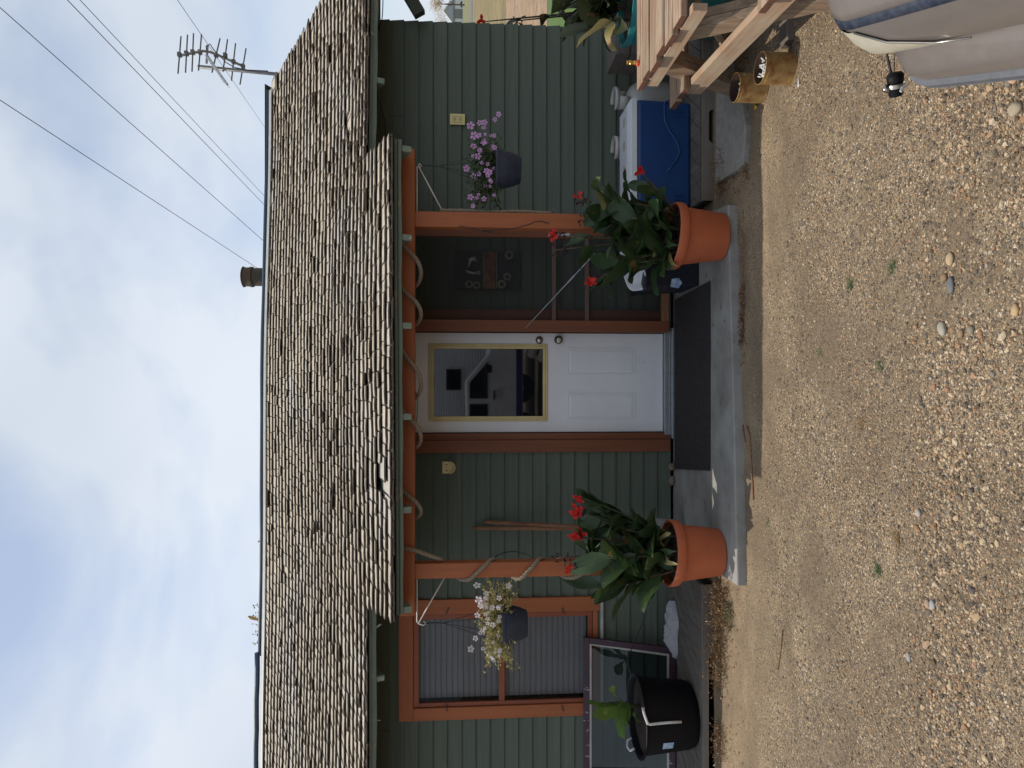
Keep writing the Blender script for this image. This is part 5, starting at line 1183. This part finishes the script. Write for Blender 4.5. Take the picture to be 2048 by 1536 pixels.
# ------------------------------------------------------------------ weeds, tufts, litter
def blades(b, c, n, ln, wd, spread, up=1.0, curve=.4):
    c = Vector(c)
    for _ in range(n):
        a = U(0, 6.28); q = c + Vector((spread * .4 * U(-1, 1), spread * .4 * U(-1, 1), 0)); d = Vector((math.cos(a), math.sin(a), up * U(.5, 1.6))).normalized(); l_ = ln * U(.5, 1.1); s_ = d.cross(Vector((0, 0, 1))).normalized() * wd; rows = []
        for j in range(5):
            t = j / 4; rows.append([q - s_ * (1 - t), q + s_ * (1 - t)]); q = q + d * l_ / 4; d = (d + Vector((0, 0, -curve * .4))).normalized()
        b.grid(rows)
for k, (X, Y, ln, nn, lab) in enumerate(((1788, 535, .045, 60, 'grey green grass tuft in the gravel below the right canna pot'), (1700, 568, .05, 60, 'darker green grass tuft beside a small tan stone'), (1762, 730, .04, 45, 'thin green grass tuft in the gravel below the doormat'), (1757, 1138, .045, 80, 'dense dark green weed tuft in the left gravel'), (1535, 1045, .035, 30, 'small sparse weed just off the slab front'), (1640, 705, .03, 25, 'tiny weed tuft in the gravel in front of the door'))):
    q = G(X, Y, 0); q.z = gz(q.x, q.y); b = MB(); blades(b, q, nn, ln, .0011, .05, .55, .3); b.build('grass_tuft', M['weedgreen'] , None, origin=q, label=lab, category='grass tuft', group='grass tufts in the yard')
for X, Y, ln, lab in ((1795, 1075, .07, 'straw coloured dead plant spread on the left gravel'), (1725, 850, .05, 'small dried reddish plant in the middle gravel')):
    q = G(X, Y, 0); q.z = gz(q.x, q.y) + .003; b = MB(); blades(b, q, 26, ln, .0018, .04, .12, .2); b.build('dead_plant', M['weed'], None, origin=q, label=lab, category='dead plant')
def scrub(b, c, rad, hgt, n, gr=None):
    for _ in range(n):
        a = U(0, 6.28); q = Vector(c) + Vector((rad[0] * U(-1, 1), rad[1] * U(-1, 1), 0)); d = Vector((U(-1, 1), U(-.9, .6), U(.4, 1.8))).normalized(); l_ = hgt * U(.5, 1.2); pts = [q]
        for j in range(4): q = q + d * l_ / 4; pts.append(q.copy()); d = (d + Vector((U(-.7, .7), U(-.7, .7), U(-.6, .25)))).normalized()
        b.tube(pts, [.0014, .0012, .001, .0009, .0006], 3, False)
        if gr is not None:
            for j in range(2): p_ = pts[R.randint(1, 4)]; dv = Vector((U(-1, 1), U(-1, 1), U(-.6, .8))).normalized(); s_ = dv.cross(Vector((U(-1, 1), U(-1, 1), 1))).normalized(); w_ = U(.006, .013); gr.add([p_, p_ + dv * w_ + s_ * w_ * .4, p_ + dv * w_ * 2, p_ + dv * w_ - s_ * w_ * .4], [(0, 1, 2, 3)])
def weedthing(c, rad, hgt, n, lab, matl='weed', fol=True):
    t = empty('dead_weeds', c, lab, 'weeds', 'dried weeds by the porch'); b = MB(); g_ = MB(); scrub(b, c, rad, hgt, n, g_); b.build('stalks', M['weed'], t); g_.build('leaves', M[matl], t)
q = G(1458, 1215, 0); weedthing((q.x, 4.62, 0), (.12, .10), .13, 190, 'dense dead brown weeds next to the left pot at the deck edge', 'dryleaf')
q = G(1458, 1300, 0); weedthing((q.x - .05, 4.66, 0), (.24, .09), .14, 230, 'tangle of dead brown weeds along the middle of the left deck edge', 'dryleaf')
q = G(1462, 1235, 0); weedthing((q.x, 4.50, 0), (.10, .03), .045, 50, 'low green weed growing under the dead weeds by the left deck', 'weedgreen')
q = G(1470, 1520, 0); weedthing((q.x, 4.66, 0), (.12, .08), .09, 90, 'dead weeds at the far left below the black tub', 'dryleaf')
q = G(1520, 60, 0); weedthing((q.x + .08, q.y + .30, 0), (.22, .15), .17, 330, 'dry golden weeds under the picnic table behind the cans', 'dryleaf')
q = G(1435, 408, 0); weedthing((1.42, 4.62, 0), (.13, .10), .06, 120, 'dead leaves and twigs between the slab and the splash block', 'dryleaf')
q = G(1492, 348, 0); weedthing((q.x, q.y, 0), (.05, .03), .03, 26, 'small clump of reddish and yellow dry leaves at the broken block end', 'dryleaf')
q = G(1482, 190, 0); weedthing((q.x, q.y + .02, 0), (.07, .02), .035, 40, 'small green weed at the edge of the splash block near the can', 'weedgreen')
# leaf litter along the slab
b = MB()
def litter(x0, x1, y0, y1, n):
    for _ in range(n):
        x, y = U(x0, x1), U(y0, y1); z = gz(x, y) + .003 + U(0, .014); d = Vector((U(-1, 1), U(-1, 1), U(-.3, .5))).normalized(); s_ = d.cross(Vector((U(-.4, .4), U(-.4, .4), 1))).normalized(); l_ = U(.010, .026); w_ = l_ * U(.2, .4); q = Vector((x, y, z)); b.add([q, q + d * l_ * .5 + s_ * w_, q + d * l_, q + d * l_ * .5 - s_ * w_ + Vector((0, 0, .003))], [(0, 1, 2, 3)])
def sl_(Y): return G(1478, Y, 0).x
litter(sl_(690), sl_(575), 4.29, 4.345, 230); litter(sl_(730), sl_(420), 4.27, 4.345, 120); litter(sl_(1060), sl_(930), 4.26, 4.33, 26); litter(1.2, 1.6, 4.3, 4.75, 120); litter(-2.8, -1.3, 4.35, 4.75, 160)
b.build('leaf_litter', M['dryleaf'], None, kind='stuff', label='strip of dry brown leaves blown against the slab front')
# twigs, cigarette end, yellow leaf
def twig(pts, r, lab, mat='handlewood'):
    ps = []
    for X, Y in pts: q = G(X, Y, 0); ps.append(Vector((q.x, q.y, gz(q.x, q.y) + r * .9)))
    b = MB(); b.tube(ps, r, 6); b.build('twig', M[mat], None, True, origin=ps[0], label=lab, category='twig', group='twigs on the ground')
twig([(1492, 852), (1498, 870), (1501, 920), (1507, 1000)], .005, 'long reddish twig lying along the slab front'); twig([(1484, 850), (1486, 868), (1489, 885)], .005, 'short dark twig next to the slab front left of the doormat'); twig([(1566, 1260), (1562, 1300), (1557, 1340)], .0035, 'pale straight straw lying on the sand on the left', 'weed')
q = G(1602, 166, 0); b = MB(); zz_ = gz(q.x, q.y) + .005; b.tube([(q.x - .02, q.y + .003, zz_), (q.x + .02, q.y - .003, zz_)], .0045, 8); b.build('cigarette_end', simple('filter paper', (.8, .8, .78), rough=.8), None, True, origin=(q.x, q.y, zz_), label='white cigarette end on the gravel in front of the cans', category='cigarette end')
q = G(1513, 206, 0); b = MB(); R = random.Random(9); leafmesh(b, Vector((q.x + .03, q.y, .008)), (-1, -.1, .25), .07, .045, .8, .3); b.build('fallen_leaf', M['yleaf'], None, True, origin=q, label='bright yellow fallen leaf on the ground near the darker can', category='leaf')
# board lying behind the cans
a, c_ = G(1593, 60, 0), G(1588, 0, 0); b = MB(); b.beam((G(1600, 62, .02).x, G(1600, 62, .02).y + .14, .02), (3.2, G(1600, 0, .02).y + .30, .02), .09, .04); b.build('plank', M['greywood'], None, False, .004, origin=(2.2, 3.7, 0), label='old grey plank lying on the ground behind the golden can', category='plank')

# ------------------------------------------------------------------ car at the near right
cm = Mt('taupe car paint'); cm.col(cm.mix(cm.noise(cm.coord((1, 1, 1)), 5, 5), (.235, .205, .19), (.20, .175, .16))); cm.rough(cm.math('ADD', cm.math('MULTIPLY', cm.noise(cm.coord((1, 1, 1)), 30, 4), .3), .25)); cm.b.inputs['Metallic'].default_value = .35; cm.b.inputs['Coat Weight'].default_value = .3
dust = cm.noise(cm.coord((1, 1, 1)), 230, 3, .6); cm.col(cm.mix(cm.ramp(dust, [(.70, (0, 0, 0)), (.74, (.7, .7, .7))]), cm.mix(cm.noise(cm.coord((1, 1, 1)), 5, 5), (.235, .205, .19), (.19, .165, .15)), (.50, .42, .33))); M['carpaint'] = cm.m
M['lens'] = simple('cream lamp lens', (.50, .475, .39), (.40, .37, .29), rough=.3, sc=20); M['bumpstrip'] = simple('grey rubber strip', (.12, .13, .15), (.08, .085, .10), rough=.7, sc=30)
C0 = Vector((.842, 1.905, 0)); TA = Vector((-.308, -.951, 0)); TB = Vector((.951, -.308, 0))
def ring(z, b0, a0, r, L_=4.2, Wd=1.72, bow=.012, n=8):
    """closed plan outline (front edge, rounded corners, sides, tail) at height z"""
    loc = []; a1 = Wd - a0
    def fb(a): return b0 + bow * ((a - Wd / 2) / (Wd / 2)) ** 2 - bow * .8
    loc.append((a0, L_ - .15)); loc.append((a0, L_ * .6)); loc.append((a0, b0 + r * 1.6))
    for i in range(n + 1):
        t = i / n * math.pi / 2; loc.append((a0 + r - r * math.cos(t) , fb(a0 + r) + r * (1 - math.sin(t)) ** 1.1))
    for i in range(1, 10): a = a0 + r + (a1 - a0 - 2 * r) * i / 10; loc.append((a, fb(a)))
    for i in range(n + 1):
        t = i / n * math.pi / 2; loc.append((a1 - r + r * math.sin(t), fb(a1 - r) + r * (1 - math.cos(t)) ** 1.1))
    loc += [(a1, b0 + r * 1.6), (a1, L_ * .6), (a1, L_ - .15), (a1 - .2, L_), (a0 + .2, L_)]
    return [C0 + TA * a + TB * b_ + Vector((0, 0, z)) for a, b_ in loc]
car = empty('car', C0 + TB * 2.1 + TA * .8, 'dusty taupe car with a cream corner lamp parked at the near right of the yard', 'car')
def loft(rings, cap=False):
    b = MB(); n = len(rings[0]); b.add([v for r_ in rings for v in r_], [(i * n + j, i * n + (j + 1) % n, (i + 1) * n + (j + 1) % n, (i + 1) * n + j) for i in range(len(rings) - 1) for j in range(n)]); 
    if cap: b.f.append(tuple((len(rings) - 1) * n + j for j in range(n))); b.m.append(0)
    return b
Rb = .16
b = loft([ring(.20, .03, -.03, Rb), ring(.30, .012, -.055, Rb), ring(.42, .012, -.055, Rb)]); b.build('lower_bumper', M['carpaint'], car, 2)
b = loft([ring(.42, .012, -.055, Rb), ring(.425, -.012, -.08, Rb), ring(.45, -.016, -.085, Rb), ring(.455, -.006, -.075, Rb), ring(.462, -.016, -.085, Rb), ring(.485, -.012, -.08, Rb), ring(.49, .002, -.066, Rb)]); b.build('rubber_strip', M['bumpstrip'], car, 2)
b = loft([ring(.49, .002, -.066, Rb), ring(.525, .008, -.06, Rb), ring(.55, .03, -.045, Rb), ring(.565, .075, -.02, Rb * .9), ring(.572, .125, .0, Rb * .8)]); b.build('bumper', M['carpaint'], car, True)
b = loft([ring(.566, .118, -.005, Rb * .8), ring(.60, .115, -.02, Rb * .8)]); b.build('bumper_gap', M['rubber'], car, True)
b = loft([ring(.60, .072, -.066, Rb * .9), ring(.635, .070, -.066, Rb * .9), ring(.675, .086, -.062, Rb * .9), ring(.725, .118, -.052, Rb * .9)]); b.build('nose_panel', M['carpaint'], car, True)
# corner lens over the nose panel
def cornerpart(z0, z1, k0, k1, push, name, mat, slope=0):
    rs = [ring(.603, .071 - push, -.067 - push, Rb * .9), ring(.636, .069 - push, -.067 - push, Rb * .9), ring(.677, .085 - push, -.063 - push, Rb * .9), ring(.722, .115 - push, -.054 - push, Rb * .9)]
    def at(r_, f): i = int(f); i = min(i, len(r_) - 2); return r_[i].lerp(r_[i + 1], f - i)
    b = MB(); b.grid([[at(r_, k0 + (e_ - k0) * j / 26) for j in range(27)] for r_, e_ in zip(rs, (13.0, 12.5, 11.6, 11.0))]); return b.build(name, mat, car, True)
cornerpart(.605, .705, 2, 13, .005, 'corner_lamp', M['lens'])
b = MB(); rr_ = ring(.655, .078 - .008, -.035 - .008, Rb * .8); 
b = MB(); b.tube([ring(z_, b0_ - .006, a0_ - .006, Rb * .9)[int(f_)].lerp(ring(z_, b0_ - .006, a0_ - .006, Rb * .9)[int(f_) + 1], f_ % 1) for z_, b0_, a0_, f_ in ((.603, .072, -.066, 13.0), (.636, .069, -.067, 12.5), (.677, .085, -.063, 11.6), (.722, .115, -.054, 11.0))], .0025, 6); b.build('chrome_line', M['steel'], car, True)
b = loft([ring(.724, .118, -.052, Rb * .9), ring(.731, .116, -.054, Rb * .9), ring(.742, .128, -.048, Rb * .9), ring(.744, .136, -.044, Rb * .9)]); b.build('upper_trim', simple('dark trim strip', (.014, .02, .04), (.05, .06, .08), rough=.35, sc=40, spots=((.3, .28, .24), 50, .68)), car, True)
b = loft([ring(.735, .136, -.044, Rb * .9), ring(.752, .137, -.043, Rb * .9), ring(.763, .15, -.036, Rb * .9), ring(.782, .21, -.01, Rb), ring(.83, .6, .05, .2, 4.0), ring(.88, 1.05, .1, .25, 3.9)], True); b.build('hood', M['carpaint'], car, True)
b = loft([ring(.86, 1.0, .10, .2, 3.9), ring(1.12, 1.35, .16, .2, 3.75), ring(1.36, 1.75, .26, .2, 3.2)], False); b.build('window_glass', M['carglass'], car, True)
b = loft([ring(1.34, 1.70, .25, .2, 3.25), ring(1.40, 1.85, .30, .2, 3.1)], True); b.build('car_roof', M['carpaint'], car, True)
for a, b_ in ((-.01, .78), (1.73, .78), (-.01, 3.35), (1.73, 3.35)):
    c_ = C0 + TA * (a if a > 1 else a + .02) + TB * b_ + Vector((0, 0, .31)); ax = Matrix((TB, Vector((0, 0, 1)), TA)).transposed()
    b = MB(); b.lathe([(.20, -.09), (.29, -.095), (.31, -.07), (.31, .07), (.29, .095), (.20, .09)], c_, 30, axis=ax); w_ = b.build('wheel', M['rubber'], car, 2)
    b = MB(); b.lathe([(.0005, -.05), (.12, -.06), (.20, -.075), (.20, .075), (.12, .06), (.0005, .05)], c_, 24, axis=ax); b.build('rim', M['galv'], w_, 2)
# little lamp dangling on its strap at the bumper corner
D1 = 2.03; q0 = P(1779, 72, 1.97); q1_ = P(1774, 110, 2.03); q2_ = P(1783, 150, 2.03); lc = P(1791, 171, D1)
b = MB(); s1 = [q0, q0.lerp(q1_, .5), q1_, q1_.lerp(q2_, .5), q2_, lc]
b.tube([q0, q0.lerp(q1_, .5), q1_, q1_.lerp(q2_, .5), q2_], .004, 5); b.tube([q0 + Vector((.01, -.01, 0)), P(1790, 100, 2.0), P(1788, 150, 2.02)], .0015, 4); la = b.build('strap', M['rubber'], car, True)
axl = Matrix.Rotation(math.radians(70), 3, 'Y') @ Matrix.Rotation(math.radians(25), 3, 'X')
b = MB(); b.lathe([(.0005, -.032), (.016, -.031), (.020, -.026), (.0205, .008), (.023, .012), (.024, .028), (.019, .036), (.0005, .038)], lc, 22, axis=axl); lh = b.build('lamp_housing', M['black'], la, True)
b = MB(); b.lathe([(.0255, -.006), (.0265, .0), (.0255, .006)], lc, 22, axis=axl); b.box(lc + Vector((-.012, -.0, .028)), (.014, .012, .02), (0, .4, 0)); b.build('metal_clamp', M['steel'], la, True)
b = MB(); b.box(lc + Vector((-.016, -.022, -.008)), (.028, .004, .009), (0, .5, 0)); b.build('reflector', M['whiteplastic'], la, False, .002)

# ------------------------------------------------------------------ far right background
# white house with a grey garage door and a tree in front
DH = 560; def_s = DH / FPX
hx0, hzb = pz(925, 0, DH); t = empty('farmhouse', (hx0, DH, 0), 'distant white house with a grey garage door seen past the corner of the wall', 'house')
def hz_(X): return pz(X, 0, DH)[1]
def hx_(Y): return pz(920, Y, DH)[0]
b = MB(); b.ab((hx_(58), DH, 0), (hx_(-60), DH + 9, hz_(908))); b.build('wall', simple('white render', (.75, .76, .78), rough=.6), t)
b = MB(); ya = DH - .5
b.prism([(hx_(46), hz_(903)), (hx_(26), hz_(888)), (hx_(5), hz_(901)), (hx_(5), hz_(906)), (hx_(46), hz_(906))], DH - 1.5, DH - .1); b.build('gable', simple('grey gable', (.38, .42, .47), rough=.6), t)
b = MB(); b.beam((hx_(49), DH - 2, hz_(905)), (hx_(26), DH - 2, hz_(887)), .8, .5, (0, 0, 1)); b.beam((hx_(26), DH - 2, hz_(887)), (hx_(0), DH - 2, hz_(903)), .8, .5, (0, 0, 1)); b.build('roof_edge', simple('white barge board', (.8, .8, .8)), t)
b = MB(); b.ab((hx_(37), DH - .6, 0), (hx_(19), DH - .1, hz_(909))); b.build('garage_door', simple('grey door', (.24, .235, .22)), t)
b = MB(); b.ab((hx_(48), DH - .4, hz_(916)), (hx_(44.5), DH - .1, hz_(911))); b.build('window', M['carglass'], t)
b = MB(); b.prism([(hx_(62), hz_(907)), (hx_(40), hz_(903)), (hx_(-60), hz_(903)), (hx_(-62), hz_(908)), (hx_(62), hz_(909))], DH - 1, DH + 10); b.build('roof', simple('grey roof', (.3, .33, .37)), t)
DT = 300; t = empty('tree', (pz(900, 20, DT)[0], DT, 0), 'yellow leaved tree standing before the distant white house', 'tree'); R = random.Random(12)
tc0, tc1 = P(878, 8, DT), P(882, 38, DT)
b = MB(); bs_ = Vector((tc0.x, DT, 0)); b.tube([bs_, bs_.lerp(tc0, .6), tc0 + Vector((0, 0, 1.5))], [.35, .25, .05], 7)
for k in range(9): q = bs_.lerp(tc0, U(.4, .9)); b.tube([q, q + Vector((U(-2.4, 2.4), U(-2, 2), U(1, 3.2)))], [.12, .03], 5)
b.build('trunk', M['bark'], t)
b = MB()
for k in range(2600):
    q = Vector((R.gauss(0, 1.7), R.gauss(0, 1.6), R.gauss(0, 1.5))); q += tc0 + Vector((0, 0, .8)) if R.random() < .72 else tc1 + Vector((0, 0, -.2)); d = Vector((U(-1, 1), U(-1, 1), U(-1, 1))).normalized(); s_ = d.cross(Vector((U(-1, 1), U(-1, 1), 1))).normalized(); b.add([q, q + d * .16 + s_ * .1, q + d * .34, q + d * .16 - s_ * .1], [(0, 1, 2, 3)])
b.build('crown', M['treeleaf'], t)
t = empty('parked_car', (pz(920, 8, DH - 8)[0], DH - 8, 0), 'tiny dark vehicle parked before the distant white house', 'car'); x_ = pz(920, 9, DH - 8)[0]
b = MB(); b.box((x_, DH - 8, 1.0), (4.2, 1.8, .8)); b.box((x_ + .3, DH - 8, 1.7), (2.3, 1.6, .6), taper=.8); b.build('body', M['carglass'], t, False, .1)
b = MB(); [b.box((x_ + dx_, DH - 9, .4), (.6, .2, .6)) for dx_ in (-1.3, 1.3)]; b.build('wheel', M['rubber'], t, False, .1)
# pipe rail
dr_ = 58; zr0 = pz(969, 20, dr_)[1]
b = MB(); t = empty('pipe_fence', (20, dr_, 0), 'long grey pipe rail fence crossing the far field', 'fence'); b.tube([(12, dr_, zr0), (70, dr_, zr0)], .085, 8); b.build('rail', M['galv'], t, True)
for xx in range(12, 70, 6): b = MB(); b.tube([(xx, dr_, 0), (xx, dr_, zr0)], .06, 6); b.build('post', M['galv'], t, True)
# wire fence nearer
t = empty('wire_fence', (8, 11.0, 0), 'thin wire fence on the edge of the stubble field', 'fence'); b = MB()
for zz_ in (.2, .4, .6, .8, 1.0, 1.2): b.tube([(4.3, 12.5, zz_), (16, 12.5, zz_)], .0028, 4)
b.build('wire', M['galv'], t)
for xx in (7.2, 10.2, 13.2, 16): b = MB(); b.tube([(xx, 12.5, 0), (xx, 12.5, 1.35)], .03, 6); b.build('post', M['galv'], t, True)

# ------------------------------------------------------------------ behind the camera, seen in the door glass: camper and pickup
vm = simple('silver van paint', (.62, .64, .68), (.52, .54, .58), rough=.3, metal=.2, sc=3)
t = empty('camper', (.2, -6.2, 0), 'white ribbed camper standing behind the pickup across the yard', 'camper')
b = MB(); rib = []; z = .55
yb_ = -5.3; zs_ = []
while z < 3.0: zs_ += [(z, yb_), (z + .045, yb_ + .012), (z + .055, yb_ - .004)]; z += .06
b.grid([[(-3.6, y_, z_), (2.6, y_, z_)] for z_, y_ in zs_]); b.ab((-3.6, -7.4, .55), (2.6, yb_ - .01, 3.0)); b.build('ribbed_shell', simple('camper siding', (.62, .64, .66), (.55, .57, .6), rough=.4), t)
b = MB(); b.ab((-.14, yb_ + .01, 1.74), (.34, yb_ + .03, 2.08)); b.build('window', M['carglass'], t)
b = MB(); [b.lathe([(.12, -.1), (.36, -.1), (.36, .1), (.12, .1)], (xw, -5.6, .36), 24, axis=AX) for xw in (-1, -.1)]; b.build('wheel', M['rubber'], t)
t = empty('pickup_truck', (0, -3.6, 0), 'silver pickup truck parked across the yard facing right', 'truck'); y1_ = -2.9
side = [(-3.4, .5), (-3.4, 1.15), (-1.45, 1.18), (-1.3, 1.62), (.06, 1.66), (.62, 1.20), (1.9, 1.08), (1.98, .5)]
b = MB(); b.prism(side, y1_ - 1.7, y1_); b.build('body', vm, t, False, .04)
b = MB(); b.prism([(-.29, 1.21), (-.29, 1.57), (.03, 1.57), (.44, 1.21)], y1_ - .01, y1_ + .008); b.build('side_window', M['carglass'], t); b = MB(); b.prism([(-1.2, 1.21), (-1.15, 1.57), (-.40, 1.57), (-.40, 1.21)], y1_ - .01, y1_ + .008); b.build('side_window', M['carglass'], t)
b = MB(); b.ab((-3.38, y1_, .52), (1.9, y1_ + .010, .64)); b.build('blue_stripe', simple('dark blue sill', (.012, .02, .12), rough=.4), t)
b = MB(); b.box((.30, y1_ + .14, 1.20), (.16, .09, .14)); b.build('side_mirror', M['black'], t, False, .03)
b = MB(); b.box((-.22, y1_ + .018, 1.08), (.18, .02, .035)); b.build('door_handle', M['black'], t, False, .005)
for xw in (-2.4, 1.25):
    b = MB(); b.lathe([(.2, -.1), (.36, -.11), (.38, -.08), (.38, .08), (.36, .11), (.2, .1)], (xw, y1_ - .06, .38), 28, axis=AX); w_ = b.build('wheel', M['rubber'], t, 2)
    b = MB(); b.lathe([(.0005, .05), (.2, .08), (.2, -.08), (.0005, -.05)], (xw, y1_ - .06, .38), 24, axis=AX); b.build('rim', M['galv'], w_, 2)
